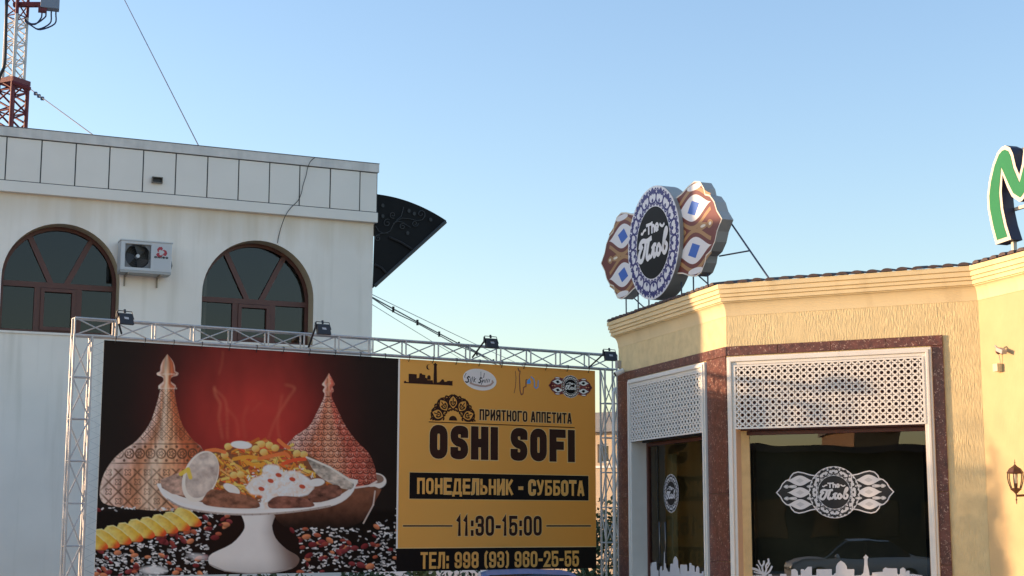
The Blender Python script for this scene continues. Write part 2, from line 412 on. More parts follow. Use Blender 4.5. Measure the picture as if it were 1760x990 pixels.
# arched windows
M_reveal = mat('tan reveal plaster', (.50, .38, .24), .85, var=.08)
def arched_window(c, r, zs):
    fw = .055; zt = zs - .02; v0, v1 = -.34, -.27
    outer = arch(c, r - .004, z_sill + .004, zs); th = math.radians(60)
    fr = MB(); fr.prism(FL, outer, v0, v1, holes=[arch(c, r - .004, z_sill + .004, zs, inset=fw)])
    w = ob('window', fr, M_wood, LB)
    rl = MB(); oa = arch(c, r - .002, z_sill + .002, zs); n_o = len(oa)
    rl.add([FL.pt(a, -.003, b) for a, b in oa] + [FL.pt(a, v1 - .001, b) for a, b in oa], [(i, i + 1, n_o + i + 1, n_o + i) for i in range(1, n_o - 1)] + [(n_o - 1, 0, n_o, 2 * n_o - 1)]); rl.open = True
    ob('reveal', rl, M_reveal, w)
    bars = MB(); bars.box(FL, c - r + fw, c + r - fw, v0 + .005, v1 + .006, zt - .07, zt + .01)
    ob('transom', bars, M_wood, w)
    for sgn in (-1, 1):
        ob('mullion', MB().box(FL, c + sgn * .30 - .045, c + sgn * .30 + .045, v0 + .008, v1 + .003, z_sill + fw, zt - .07), M_wood, w)
        a = (c + sgn * .12, zt + .01); b = (c + sgn * (r - fw) * .56, zs + (r - fw) * .835)
        ob('fan_bar', MB().prism(FL, [(a[0] - .045, a[1]), (a[0] + .045, a[1]), (b[0] + .045, b[1]), (b[0] - .045, b[1])], v0 + .01, v1 + .001), M_wood, w)
    sa = MB(); x0, x1, z0, z1 = c - .254, c + .254, z_sill + fw + .004, zt - .075
    sa.prism(FL, [(x0, z0), (x1, z0), (x1, z1), (x0, z1)], v0 + .012, v1 + .022, holes=[[(x0 + .055, z0 + .055), (x1 - .055, z0 + .055), (x1 - .055, z1 - .055), (x0 + .055, z1 - .055)]])
    bevel(ob('sash', sa, M_wood, w), .004)
    rr = r - fw + .01
    for i, pts in enumerate(([(c - rr, z_sill + .04), (c - .30, z_sill + .04), (c - .30, zt - .05), (c - rr, zt - .05)],
                [(c - .21, z_sill + .1), (c + .21, z_sill + .1), (c + .21, zt - .11), (c - .21, zt - .11)],
                [(c + .30, z_sill + .04), (c + rr, z_sill + .04), (c + rr, zt - .05), (c + .30, zt - .05)],
                [(c - .12, zt)] + [(c + rr * math.cos(t), zs + rr * math.sin(t)) for t in np.linspace(rad(122), rad(178), 10)] + [(c - rr, zt)],
                [(c + .12, zt)] + [(c + rr * math.cos(t), zs + rr * math.sin(t)) for t in np.linspace(rad(58), rad(2), 10)] + [(c + rr, zt)],
                [(c - .12, zt), (c + .12, zt)] + [(c + rr * math.cos(t), zs + rr * math.sin(t)) for t in np.linspace(rad(58), rad(122), 14)])):
        ob('pane', MB().flat(FL, pts, -.31 - .0007 * i), M_glassL, w)
    return w
for c, r, zs in allw: arched_window(c, r, zs)
# white pipe standing inside behind the second window
ob('interior_pipe', MB().tube([FL.pt(FL.hit(367, 500)[0], -.6, z_sill - .7), FL.pt(FL.hit(367, 500)[0], -.6, z_sill + 1.6)], .03), M_white, LB, True)

# ------------------------------------------------------------------ dark metal canopy on the building's right side
CN = thing('side_canopy', 'dark curved metal canopy with scrollwork jutting from the white building side', 'canopy', FL.pt(u_right, -1, 0))
# the canopy seen from below: top edge is an arc out from the side wall, outer edge runs back along the building
F_side = FL
P_top0 = FL.pt(u_right + .003, .02, FL.hit(646, 335)[1])
tipu, tipz = FL.hit(767, 381)
def canopy_arc(t):     # t 0..1 from the wall to the outer tip, in the front plane
    pts = [(646, 335.5), (665, 338), (690, 344), (712, 351.5), (732, 361), (750, 370.5), (767, 381)]
    x = 646 + 121 * t; y = 335.5 + 14 * t + 31.5 * t ** 2.1
    u, z = FL.hit(x, y); return u, z
M_can = mat('dark canopy sheet', (.012, .012, .012), .75, var=.25, vscale=3, spec=.15)
sh = MB(); nt = 18; depth = 2.6
vs = []; fs = []
for j, dv in enumerate((0., -depth)):
    for k in range(nt + 1):
        u, z = canopy_arc(k / nt)
        vs.append(FL.pt(max(u, u_right + .004), dv, z)); 
for j, dv in enumerate((-depth, 0.)):
    for k in range(nt + 1):
        u, z = canopy_arc(k / nt)
        vs.append(FL.pt(max(u, u_right + .004), dv, z + .02))
c_ = nt + 1
for r_ in range(4):
    for k in range(nt):
        a = r_ * c_ + k; b = ((r_ + 1) % 4) * c_ + k
        fs.append((a, a + 1, b + 1, b))
sh.add(vs, fs)
ob('roof_sheet', sh, M_can, CN)
# sloping soffit plate from the outer rail back to the wall foot, as seen from below
zf = FL.hit(639.5, 495)[1]
tipP = FL.pt(tipu, 0, tipz)
sf = MB()
fr_ = [FL.pt(u_right + .006, .01, zf)] + [FL.pt(max(canopy_arc(k / nt)[0], u_right + .006), .01, canopy_arc(k / nt)[1] - .004) for k in range(nt, -1, -1)]
bk_ = [p - FL.n * .03 for p in fr_]
n_ = len(fr_)
sf.add(fr_ + bk_, [tuple(range(n_)), tuple(range(2 * n_ - 1, n_ - 1, -1))] + [(i, (i + 1) % n_, n_ + (i + 1) % n_, n_ + i) for i in range(n_)])
ob('end_panel', sf, M_can, CN)
M_can2 = mat('canopy rail', (.045, .048, .046), .5)
ob('outer_rail', MB().tube([FL.pt(u_right + .03, .025, zf + .03), FL.pt(tipu - .02, .025, tipz - .01)], .03, 6), M_can2, CN)
for (a, b, c) in (((668, 408), (690, 418), (707, 429)), ((643, 455), (655, 461), (663, 470))):
    ob('rib', MB().tube([FL.pt(*(lambda h: (h[0], .03, h[1]))(FL.hit(*q))) for q in (a, b, c)], .02, 6), M_black, CN)
M_scroll = mat('scroll iron', (.045, .045, .045), .6, .2)
def spiral(cx, cy, r, turns, a0, sg=1, n=22):
    return [(cx + r * (1 - .8 * k / n) * math.cos(a0 + sg * turns * 2 * math.pi * k / n), cy + r * (1 - .8 * k / n) * math.sin(a0 + sg * turns * 2 * math.pi * k / n)) for k in range(n + 1)]
z9 = lambda X, Y: (630 + X / 5.5, 320 + Y / 5.5)
for pts in (spiral(243, 275, 32, 1.3, 1.2, 1), spiral(190, 352, 40, 1.2, -1., -1), spiral(335, 385, 32, 1.4, -.6, -1), spiral(452, 355, 32, 1.4, 0, 1), spiral(510, 265, 40, 1.2, .8, -1), spiral(102, 495, 30, 1.4, -1, -1),
            [(80, 380), (110, 430), (160, 450), (215, 430), (240, 380), (270, 335), (330, 305), (400, 310), (470, 330), (520, 320), (548, 285)],
            [(245, 355), (290, 335), (340, 345), (375, 375), (410, 392)], [(275, 325), (320, 290), (335, 240), (345, 200)], [(85, 470), (130, 450), (200, 445)]):
    ob('scroll', MB().tube([FL.pt(*(lambda h: (h[0], .03, h[1]))(FL.hit(*z9(*q)))) for q in pts], .007, 5), M_scroll, CN)
for X, Y in ((150, 285), (398, 235), (447, 262), (385, 445), (150, 185), (603, 318)):
    u, z = FL.hit(*z9(X, Y)); ob('leaf', MB().prism(FL, [(u + .028 * math.cos(t), z + .034 * math.sin(t)) for t in np.linspace(0, 6.28, 9)[:-1]], .012, .026), mat('leaf iron', (.02, .02, .02), .6), CN)

# ------------------------------------------------------------------ air conditioner
u0, z1 = FL.hit(208.5, 412.5, .32); u1 = FL.hit(296, 420, .32)[0]; z0 = FL.hit(208.5, 463, .32)[1]
AC = thing('air_conditioner', 'white air conditioner outdoor unit bracketed beside the arched windows', 'air conditioner', FL.pt((u0 + u1) / 2, .2, z0))
M_ac = mat('ac casing', (.56, .56, .55), .5, var=.04, vscale=5)
w = u1 - u0; h = z1 - z0
fx0, fx1, fz0, fz1 = u0 + w * .085, u0 + w * .59, z0 + h * .10, z0 + h * .90
cs = MB(); cs.prism(FL, [(u0, z0), (u1, z0), (u1, z1), (u0, z1)], .05, .32, holes=[[(fx0, fz0), (fx1, fz0), (fx1, fz1), (fx0, fz1)]])
bevel(ob('casing', cs, M_ac, AC), .008)
ob('top_lid', MB().box(FL, u0 - .008, u1 + .012, .04, .332, z1 + .001, z1 + .018), M_ac, AC)
ob('base_tray', MB().box(FL, u0 + .004, u1 - .004, .04, .325, z0 - .035, z0 - .002), mat('ac tray', (.40, .38, .35), .6), AC)
M_fan = mat('fan plastic', (.05, .05, .05), .5)
fc, fz = (fx0 + fx1) / 2, (fz0 + fz1) / 2; frd = (fx1 - fx0) / 2 * .97
ob('shroud', MB().prism(FL, [(fx0, fz0), (fx1, fz0), (fx1, fz1), (fx0, fz1)], .28, .29, holes=[[(fc + frd * math.cos(t), fz + frd * math.sin(t)) for t in np.linspace(0, 2 * math.pi, 33)[:-1]]]), mat('fan shroud', (.16, .16, .16), .6), AC)
ob('back_plate', MB().box(FL, fx0, fx1, .10, .11, fz0, fz1), M_black, AC)
for k in range(3):
    a = k * 2.094 + .4
    bl = MB(); vs = []
    for j in range(9):
        t = a + j * .15
        vs.append(FL.pt(fc + .04 * math.cos(t), .22 + .004 * j, fz + .04 * math.sin(t)))
        vs.append(FL.pt(fc + frd * .93 * math.cos(t + .25), .19 + .008 * j, fz + frd * .93 * math.sin(t + .25)))
    bl.add(vs, [(2 * j, 2 * j + 1, 2 * j + 3, 2 * j + 2) for j in range(8)])
    ob('fan_blade', bl, M_fan, AC)
ob('hub', MB().prism(FL, [(fc + .028 * math.cos(t), fz + .028 * math.sin(t)) for t in np.linspace(0, 6.283, 17)[:-1]], .2, .315), M_ac, AC)
gr = MB()
for k in range(1, 6):
    rr = frd * k / 6
    gr.tube([FL.pt(fc + rr * math.cos(t), .316, fz + rr * math.sin(t)) for t in np.linspace(0, 6.283, 33)], .0018, 4)
ob('guard', gr, M_fan, AC)
pn = MB(); pn.box(FL, fx1 + w * .075, u1 - w * .03, .3205, .323, z0 + h * .06, z1 - h * .10)
ob('service_panel', pn, mat('ac panel', (.53, .53, .525), .5), AC)
lx, lz = u0 + w * .79, z0 + h * .67; M_lred = mat('logo red', (.42, .03, .045), .5)
for k in range(3):
    a = rad(100) + k * 2.094
    pts = [(lx + r_ * math.cos(a + t), lz + r_ * math.sin(a + t)) for r_, t in ((.030, -.35), (.060, -.55), (.086, -.25), (.090, .25), (.080, .75), (.060, 1.2), (.030, 1.55), (.045, .9), (.048, .3))]
    ob('emblem', MB().flat(FL, pts, .3245 + .0003 * k), M_lred, AC)
text_line_later = (lx - .105, lx + .105, z0 + h * .46, z0 + h * .535)
for sgn in (.16, .80):
    bu = u0 + w * sgn
    ob('bracket', MB().box(FL, bu - .012, bu + .012, .0, .34, z0 - .06, z0 - .036).prism(FL, [(bu - .01, z0 - .2), (bu + .01, z0 - .2), (bu + .01, z0 - .06), (bu - .01, z0 - .06)], .0, .03), mat('bracket steel', (.30, .25, .19), .6, .2), AC)
ob('pipe', MB().tube([FL.pt(u1 + .005, .2, z0 + h * .5), FL.pt(u1 + .03, .18, z0 + h * .3), FL.pt(u1 + .02, .1, z0 + h * .1), FL.pt(u1 + .01, .01, z0 + h * .15)], .014, 6), M_black, AC)

# ------------------------------------------------------------------ loose cable on the facade
def px_tube(F, pts, r, vv):
    out = []
    for i, q in enumerate(pts):
        v = vv[i] if isinstance(vv, (list, tuple)) else vv
        u, z = F.hit(q[0], q[1], v); out.append(F.pt(u, v, z))
    return out
def smooth(pts, k=4):
    P = [Vector(p) for p in pts]; out = []
    for i in range(len(P) - 1):
        p0, p1, p2, p3 = P[max(i - 1, 0)], P[i], P[i + 1], P[min(i + 2, len(P) - 1)]
        for j in range(k):
            t = j / k
            out.append(.5 * ((2 * p1) + (p2 - p0) * t + (2 * p0 - 5 * p1 + 4 * p2 - p3) * t * t + (3 * p1 - p0 - 3 * p2 + p3) * t ** 3))
    out.append(P[-1]); return out
cab = px_tube(FL, [(541, 271), (534, 277), (529, 288), (526, 302), (521, 318), (518, 332), (512, 345), (500, 357), (491, 370), (484, 388), (479, 406), (477, 418)], .007, [.11] + [.1] * 7 + [.12, .03, .01, .01])
setp(ob('loose_cable', MB().tube(smooth(cab), .006, 5), M_black), 'thin black loose cable hanging over the parapet to the arched window', 'cable')

# ------------------------------------------------------------------ antenna mast behind the roof
YM = 31.
AM = thing('antenna_mast', 'red and white lattice antenna mast rising behind the white building roof', 'mast', at_depth(22, 215, YM) * 1)
AM.location.z = 0; AM['_loc'] = tuple(AM.location)
mc = at_depth(24, 120, YM); zm = lambda y: at_depth(24, y, YM).z
mrot = rad(-28); hw_ = .20
def mcorner(k, hw=hw_):
    a = mrot + math.pi / 4 + k * math.pi / 2
    return Vector((mc.x + hw * 1.414 * math.cos(a), mc.y + hw * 1.414 * math.sin(a), 0))
def mast_section(za, zb, hw, m_, step_, r=.022):
    n = max(1, int(round((zb - za) / step_)))
    for k in range(4):
        a = mcorner(k, hw); rod('leg', (a.x, a.y, za), (a.x, a.y, zb), r * 1.5, m_, AM)
        b = mcorner((k + 1) % 4, hw)
        for i in range(n):
            z0 = za + (zb - za) * i / n; z1 = za + (zb - za) * (i + 1) / n
            p, q = (a, b) if i % 2 else (b, a)
            rod('brace', (p.x, p.y, z0), (q.x, q.y, z1), r * .7, m_, AM, 6)
            if i % 2 == 0: rod('strut', (a.x, a.y, z0), (b.x, b.y, z0), r * .6, m_, AM, 6)
mast_section(zm(29), zm(29) + 1.6, .15, M_red, .27)
mast_section(zm(137), zm(29), .15, M_mwhite, .21)
mast_section(0, zm(300), .27, M_red, .7)
mast_section(zm(300), zm(140), .205, M_red, .22, .030)
ob('collar', MB().box(Frame((mc.x, mc.y), (math.cos(mrot), math.sin(mrot))), -.245, .245, -.245, .245, zm(146), zm(138)), M_red, AM)
arm0 = at_depth(22, 142, YM - .3); arm1 = at_depth(52, 153, YM - .3)
ob('guy_arm', MB().tube([arm0, arm1], .045, 6), M_red, AM)
tp = at_depth(24, 8, YM - .1); bx0 = at_depth(86, 6, YM - .2)
ob('antenna_arm', MB().tube([tp, at_depth(72, 8, YM - .2)], .06, 6), M_red, AM)
FM = Frame((bx0.x, bx0.y), direction(72))
pan = MB(); pan.box(FM, -.19, .19, -.12, .12, at_depth(86, 22, YM).z, at_depth(86, -60, YM).z)
bevel(ob('antenna_panel', pan, mat('antenna grey', (.22, .25, .30), .5), AM), .01)
ob('antenna_base', MB().box(FM, -.23, -.06, -.08, .1, at_depth(80, 27, YM).z, at_depth(80, 19, YM).z), M_red, AM)
for k, (xa, dip) in enumerate(((72, 42), (79, 40), (88, 50), (96, 51))):
    pts = smooth([at_depth(42, 30 + 2 * k, YM), at_depth(48 + 2 * k, 38 + 2 * k, YM), at_depth(60 + 3 * k, dip, YM), at_depth(xa - 2, dip - 10, YM), at_depth(xa, 24, YM), at_depth(xa, 12, YM)])
    ob('feeder_cable', MB().tube(pts, .016, 6), mat('blue black cable', (.03, .04, .09), .4), AM, True)
ob('feeder_cable', MB().tube(smooth([at_depth(11, 0, YM - .4), at_depth(10, 60, YM - .4), at_depth(8, 110, YM - .4), at_depth(1, 128, YM - .4), at_depth(-6, 150, YM - .4)]), .035, 6), M_black, AM, True)
def wire(name, pts, r, label, cat='wire', group=None, m=M_steel):
    return setp(ob(name, MB().tube(pts, r, 5), m), label, cat, group)
a = at_depth(52, 153, YM - .3); b = at_depth(160, 232, 26.)
gw = thing('guy_wire', 'short guy wire with clamps from the red mast collar to the roof edge', 'wire', b, 'mast guy wires')
ob('strand', MB().tube([a, b], .010, 5), M_steel, gw)
for t in (.10, .16, .22):
    p = a.lerp(b, t); ob('clamp', MB().box(Frame((p.x, p.y), (1, 0)), -.03, .03, -.03, .03, p.z - .045, p.z + .02), M_steel, gw)
wire('guy_wire', [at_depth(210, -8, 33.), at_depth(341, 250, 25.5)], .010, 'long thin guy wire slanting down from the sky to the white roof', 'wire', 'mast guy wires')
ca, cb = FL.pt(u_right, -.3, FL.hit(639, 501)[1]), at_depth(1010, 690, 45)
def cat_wire(pa, pb, sag, n=14): return [pa.lerp(pb, k / n) - Vector((0, 0, sag * 4 * (k / n) * (1 - k / n))) for k in range(n + 1)]
oc = thing('overhead_cable', 'bundled black service cables sagging from the white building towards the billboard', 'cable', ca, 'service cables')
base = cat_wire(ca, cb, .12); ob('cable_core', MB().tube(base, .012, 5), M_black, oc)
tw = [p + Vector((0, 0, -.05 * abs(math.sin(k * 1.3)))) for k, p in enumerate(base)]; ob('cable_core', MB().tube(smooth(tw), .010, 5), M_black, oc)
for k in (1, 2, 3, 4, 5, 6):
    p = base[k]; ob('cable_clip', MB().box(Frame((p.x, p.y), (1, 0)), -.02, .02, -.02, .02, p.z - .06, p.z + .04), M_black, oc)
wire('overhead_cable', cat_wire(FL.pt(u_right, -.3, FL.hit(640, 497)[1]), at_depth(1000, 672, 45), .05), .006, 'thin upper wire running beside the bundled service cables', 'cable', 'service cables')
wire('overhead_cable', cat_wire(FL.pt(u_right, -.3, FL.hit(640, 513)[1]), at_depth(940, 700, 45), .05), .005, 'faint lower wire dropping from the white building wall', 'cable', 'service cables')

# ================================================================== billboard: truss frame
ub1 = FB.hit(1022.7, 637.3)[0]
zb_top = .5 * (FB.hit(179.1, 584.5)[1] + FB.hit(1022.7, 637.3)[1])
zb_bot = .5 * (FB.hit(682, 982.3)[1] + FB.hit(1020, 976.5)[1])
TR = thing('truss_frame', 'aluminium lattice truss frame carrying the big food banner', 'truss', FB.pt(ub1 / 2, 0, 0))
uT0 = FB.hit(127, 600, .03)[0]; uT1 = FB.hit(158, 600, .03)[0]
zt1 = .5 * (FB.hit(126, 547, .03)[1] + FB.hit(1040, 608, .03)[1]); zt0 = .5 * (FB.hit(126, 574, .03)[1] + FB.hit(1040, 635, .03)[1])
uT3 = FB.hit(1061, 680, .03)[0]; uT2 = uT3 - (uT1 - uT0)
vf, vb = .03, -.08
for v in (vf, vb):
    for z in (zt0, zt1):
        rod('chord', FB.pt(uT0, v, z), FB.pt(uT3, v, z), .0125, M_alu, TR)
nb = 16
for i in range(nb + 1):
    u = uT0 + (uT3 - uT0) * i / nb
    for v in (vf, vb): rod('post', FB.pt(u, v, zt0), FB.pt(u, v, zt1), .010, M_alu, TR)
    rod('strut', FB.pt(u, vf, zt1), FB.pt(u, vb, zt1), .008, M_alu, TR)
    rod('strut', FB.pt(u, vf, zt0), FB.pt(u, vb, zt0), .008, M_alu, TR)
    if i < nb:
        un = uT0 + (uT3 - uT0) * (i + 1) / nb
        a, b = (zt0, zt1) if i % 2 else (zt1, zt0)
        rod('brace', FB.pt(u, vf, a), FB.pt(un, vf, b), .008, M_alu, TR)
        rod('brace', FB.pt(u, vb, b), FB.pt(un, vb, a), .008, M_alu, TR)
        rod('brace', FB.pt(u, vf, zt1), FB.pt(un, vb, zt1), .007, M_alu, TR, 6)
for (a, b) in ((uT0, uT1), (uT2, uT3)):
    for u in (a, b):
        for v in (vf, vb): rod('upright', FB.pt(u, v, .02), FB.pt(u, v, zt0), .0135, M_alu, TR)
    hs = .46; n = int(zt0 / hs)
    for i in range(n + 1):
        z = zt0 - i * hs
        for v in (vf, vb):
            rod('strut', FB.pt(a, v, z), FB.pt(b, v, z), .008, M_alu, TR)
            if i < n:
                p, q = (a, b) if (i + (v == vb)) % 2 else (b, a)
                rod('brace', FB.pt(p, v, z), FB.pt(q, v, z - hs), .008, M_alu, TR)
        for u in (a, b):
            rod('strut', FB.pt(u, vf, z), FB.pt(u, vb, z), .008, M_alu, TR)
            if i < n:
                p, q = (vf, vb) if i % 2 else (vb, vf)
                rod('brace', FB.pt(u, p, z), FB.pt(u, q, z - hs), .008, M_alu, TR)
    ob('base_plate', MB().box(FB, a - .1, b + .1, vb - .1, vf + .1, .004, .02), M_alu, TR)

# ================================================================== billboard: printed banner
BN = thing('billboard_banner', 'wide printed banner with a food picture and gold notice panel', 'banner', FB.pt(ub1 / 2, .0, zb_bot))
KP = 2.0                                              # how much lighter the print is than it looks in this shade
def P3(r, g, b, k=KP):
    q = np.array([lin(r), lin(g), lin(b)]) * k; return q * min(1., .9 / max(q.max(), 1e-6))
u_mid = FB.hit(684.0, 780)[0]
def project(u, v, z):
    p = np.stack([FB.o.x + FB.e.x * u + FB.n.x * v, FB.o.y + FB.e.y * u + FB.n.y * v, z], -1) - np.array(EYE)
    w = p @ np.array(FWD); return 880 + FPX * (p @ np.array(CX)) / w, 495 - FPX * (p @ np.array(CU)) / w
NW, NH = 620, 480
gu, gz = np.meshgrid(np.linspace(0, u_mid, NW), np.linspace(zb_top, zb_bot, NH))
px_, py_ = project(gu, 0 * gu, gz)
ZX = (px_ - 150) * 2.539; ZY = (py_ - 600) * 2.539        # coordinates of the enlarged view the picture was read from
rng = np.random.default_rng(5)
def sm(x, a, b): t = np.clip((x - a) / (b - a), 0, 1); return t * t * (3 - 2 * t)
def vnoise(x, y, seed=0):
    r = np.random.default_rng(seed); T = r.random((64, 64))
    xi = np.floor(x).astype(int); yi = np.floor(y).astype(int); fx = x - xi; fy = y - yi
    fx = fx * fx * (3 - 2 * fx); fy = fy * fy * (3 - 2 * fy)
    g_ = lambda a, b: T[(yi + b) % 64, (xi + a) % 64]
    return (g_(0, 0) * (1 - fx) + g_(1, 0) * fx) * (1 - fy) + (g_(0, 1) * (1 - fx) + g_(1, 1) * fx) * fy
def fbm(x, y, seed=0): return sum(vnoise(x * 2 ** k, y * 2 ** k, seed + k) / 2 ** (k + 1) for k in range(4))
glow = np.exp(-(np.abs(ZX - 710) / 290.) ** 2.4) * (.40 + .60 * sm(ZY, -60, 330)) * (1 - .35 * sm(ZY, 500, 800))
glow *= 1 - .95 * sm(ZY, 600, 700)
glow *= .55 + .85 * fbm(ZX / 110, ZY / 240, 3)
C = P3(26, 20, 17) * np.ones(ZX.shape + (1,)) + (P3(146, 44, 36) - P3(26, 20, 17)) * np.clip(glow, 0, 1)[..., None]
C *= (1 - .45 * sm(ZY, 690, 720))[..., None]
def blend(sl, a, col): C[sl] = C[sl] * (1 - a[..., None]) + col * a[..., None]
def window_of(x0, y0, x1, y1, pad=6):
    ok = (ZX > x0 - pad) & (ZX < x1 + pad) & (ZY > y0 - pad) & (ZY < y1 + pad)
    ys, xs = np.where(ok)
    if len(ys) == 0: return None
    return (slice(ys.min(), ys.max() + 1), slice(xs.min(), xs.max() + 1))
def capsule(x0, y0, x1, y1, w, col, al=1., soft=1.4):
    sl = window_of(min(x0, x1) - w, min(y0, y1) - w, max(x0, x1) + w, max(y0, y1) + w)
    if sl is None: return
    x, y = ZX[sl], ZY[sl]; dx, dy = x1 - x0, y1 - y0; L2 = dx * dx + dy * dy + 1e-9
    t = np.clip(((x - x0) * dx + (y - y0) * dy) / L2, 0, 1)
    d = np.hypot(x - x0 - t * dx, y - y0 - t * dy) - w
    blend(sl, al * (1 - sm(d, -soft, soft)), col)
def stroke(pts, w, col, al=1., soft=1.4):
    for a, b in zip(pts, pts[1:]): capsule(a[0], a[1], b[0], b[1], w, col, al, soft)
def ellipse(cx, cy, rx, ry, rot, col, al=1., soft=1.6, shade=None):
    R = max(rx, ry); sl = window_of(cx - R, cy - R, cx + R, cy + R)
    if sl is None: return
    x, y = ZX[sl] - cx, ZY[sl] - cy; c, s = math.cos(rot), math.sin(rot)
    a, b = (x * c + y * s) / rx, (-x * s + y * c) / ry
    d = (np.hypot(a, b) - 1) * min(rx, ry)
    colr = col if shade is None else shade(a, b, ZX[sl], ZY[sl])
    blend(sl, al * (1 - sm(d, -soft, soft)), colr)
def polygon(pts, col, al=1., soft=1.5, shade=None, round_=True):
    if round_ and len(pts) > 6: pts = [(q.x, q.y) for q in smooth([Vector((a_, b_, 0)) for a_, b_ in list(pts) + [pts[0]]], 3)][:-1]
    p = np.array(pts, float); sl = window_of(p[:, 0].min(), p[:, 1].min(), p[:, 0].max(), p[:, 1].max())
    if sl is None: return
    x, y = ZX[sl], ZY[sl]; ins = np.zeros(x.shape, bool); dm = np.full(x.shape, 1e9)
    for i in range(len(p)):
        x0, y0 = p[i]; x1, y1 = p[(i + 1) % len(p)]
        cr = ((y0 > y) != (y1 > y)); xx = (x1 - x0) * (y - y0) / (y1 - y0 + 1e-9) + x0; ins ^= cr & (x < xx)
        dx, dy = x1 - x0, y1 - y0; t = np.clip(((x - x0) * dx + (y - y0) * dy) / (dx * dx + dy * dy + 1e-9), 0, 1)
        dm = np.minimum(dm, np.hypot(x - x0 - t * dx, y - y0 - t * dy))
    d = np.where(ins, -dm, dm)
    colr = col if shade is None else shade(x, y)
    blend(sl, al * (1 - sm(d, -soft, soft)), colr)
def mixc(a, b, t): return a + (b - a) * np.clip(t, 0, 1)[..., None]
# smoke
for pts, w, al in (([(592, 10), (588, 60), (575, 110)], 8, .16), ([(555, 165), (560, 200), (580, 240), (575, 300), (590, 390)], 12, .34), ([(555, 175), (600, 220), (610, 290), (612, 390)], 10, .30), ([(610, 260), (650, 310), (660, 380)], 12, .16),
                   ([(865, 155), (905, 170), (880, 210), (855, 250), (820, 310), (790, 390)], 11, .30), ([(850, 200), (840, 260), (830, 330), (840, 390)], 12, .22), ([(700, 250), (680, 310), (690, 390)], 16, .10), ([(760, 230), (720, 270)], 10, .10)):
    stroke(smooth([Vector((a, b, 0)) for a, b in pts], 6), w * .45, P3(222, 128, 92), al * .30, 9)
# lids
def lattice(x, y, s, wdt=.10):
    a = (x + y) / s; b = (x - y) / s
    fa = np.abs(a - np.floor(a) - .5); fb = np.abs(b - np.floor(b) - .5)
    line = np.maximum(sm(fa, .5 - wdt, .5), sm(fb, .5 - wdt, .5))
    ca, cb_ = a - np.floor(a) - .5, b - np.floor(b) - .5
    rr = np.hypot(ca, cb_); th = np.arctan2(cb_, ca)
    fl = 1 - sm(np.abs(rr - .20 * (1 + .35 * np.cos(4 * th))), .03, .08)
    return np.clip(line + .8 * fl, 0, 1)
def copper(x, y, x0, x1, warm, dark):
    t = (x - x0) / (x1 - x0)
    base = mixc(P3(226, 196, 178), P3(150, 92, 62), sm(t, .0, .32))
    base = mixc(base, P3(196, 140, 104), sm(t, .35, .5)); base = mixc(base, warm, sm(t, .55, .78)); base = mixc(base, dark, sm(t, .82, 1.))
    return base
def lid_left(x, y):
    cx = 348 - 30 * sm(y, 350, 640); hw = np.interp(y, [20, 60, 100, 108, 120, 150, 165, 180, 250, 330, 400, 440, 480, 540, 600, 690], [4, 28, 33, 46, 20, 18, 36, 32, 50, 82, 130, 175, 208, 240, 262, 262])
    c = copper(x, y, cx - hw, cx + hw, P3(150, 70, 45), P3(120, 45, 34))
    sc = np.where(y < 395, 42., 84.); pat = lattice(x - 345, y - 180 + 20, sc, .12) * np.where(y > 175, 1, 0)
    band = sm(y, 405, 412) * (1 - sm(y, 500, 512))
    xb = (x - 345 + 23 * 40) % 46 - 23; rb = np.hypot(xb, (y - 456) * .95); xc = (x - 322 + 23 * 40) % 46 - 23
    swirl = np.clip((1 - sm(np.abs(rb - 19), 2.5, 4.5)) + (1 - sm(np.abs(rb - 8 - 3 * np.cos(5 * np.arctan2(y - 456, xb))), 2, 4)) + (1 - sm(np.hypot(xc, np.abs(y - 456) - 30) - 6, -1.5, 1.5)) + (1 - sm(np.abs(np.abs(y - 456) - 42), 1.5, 3)), 0, 1)
    pat = pat * (1 - band) + swirl * band
    gap = sm(y, 503, 508) * (1 - sm(y, 518, 525)) + sm(y, 397, 401) * (1 - sm(y, 406, 410))
    pat = pat * (1 - gap)
    c = mixc(c, P3(40, 29, 26), .92 * pat)
    c = mixc(c, P3(250, 226, 196), .8 * np.exp(-((x - cx + hw * .18) / (hw * .16 + 3)) ** 2) * (1 - .7 * pat))
    c = mixc(c, P3(168, 104, 62), .18 + 0 * x) * (.62 + .70 * vnoise(x / 9, y / 60, 9))[..., None]
    edge = sm(np.abs(x - cx) / hw, .9, 1.0); return mixc(c, P3(190, 160, 140), .5 * edge)
polygon([(350, 22), (372, 50), (382, 75), (384, 96), (398, 104), (392, 116), (370, 122), (364, 140), (386, 158), (384, 172), (380, 180), (392, 250), (415, 330), (465, 400), (505, 440), (520, 560), (500, 690), (380, 706), (230, 700), (90, 680), (57, 650), (57, 600), (75, 540), (115, 480), (160, 440), (215, 400), (270, 330), (300, 250), (318, 180), (313, 172), (311, 160), (332, 140), (328, 122), (306, 114), (304, 104), (318, 96), (320, 75), (330, 50)], None, shade=lid_left)
for yy in (98, 160):
    for k in range(12): capsule(312 + k * 7, yy + 10, 312 + k * 7, yy + 13, 2.2, P3(235, 205, 180), .6)
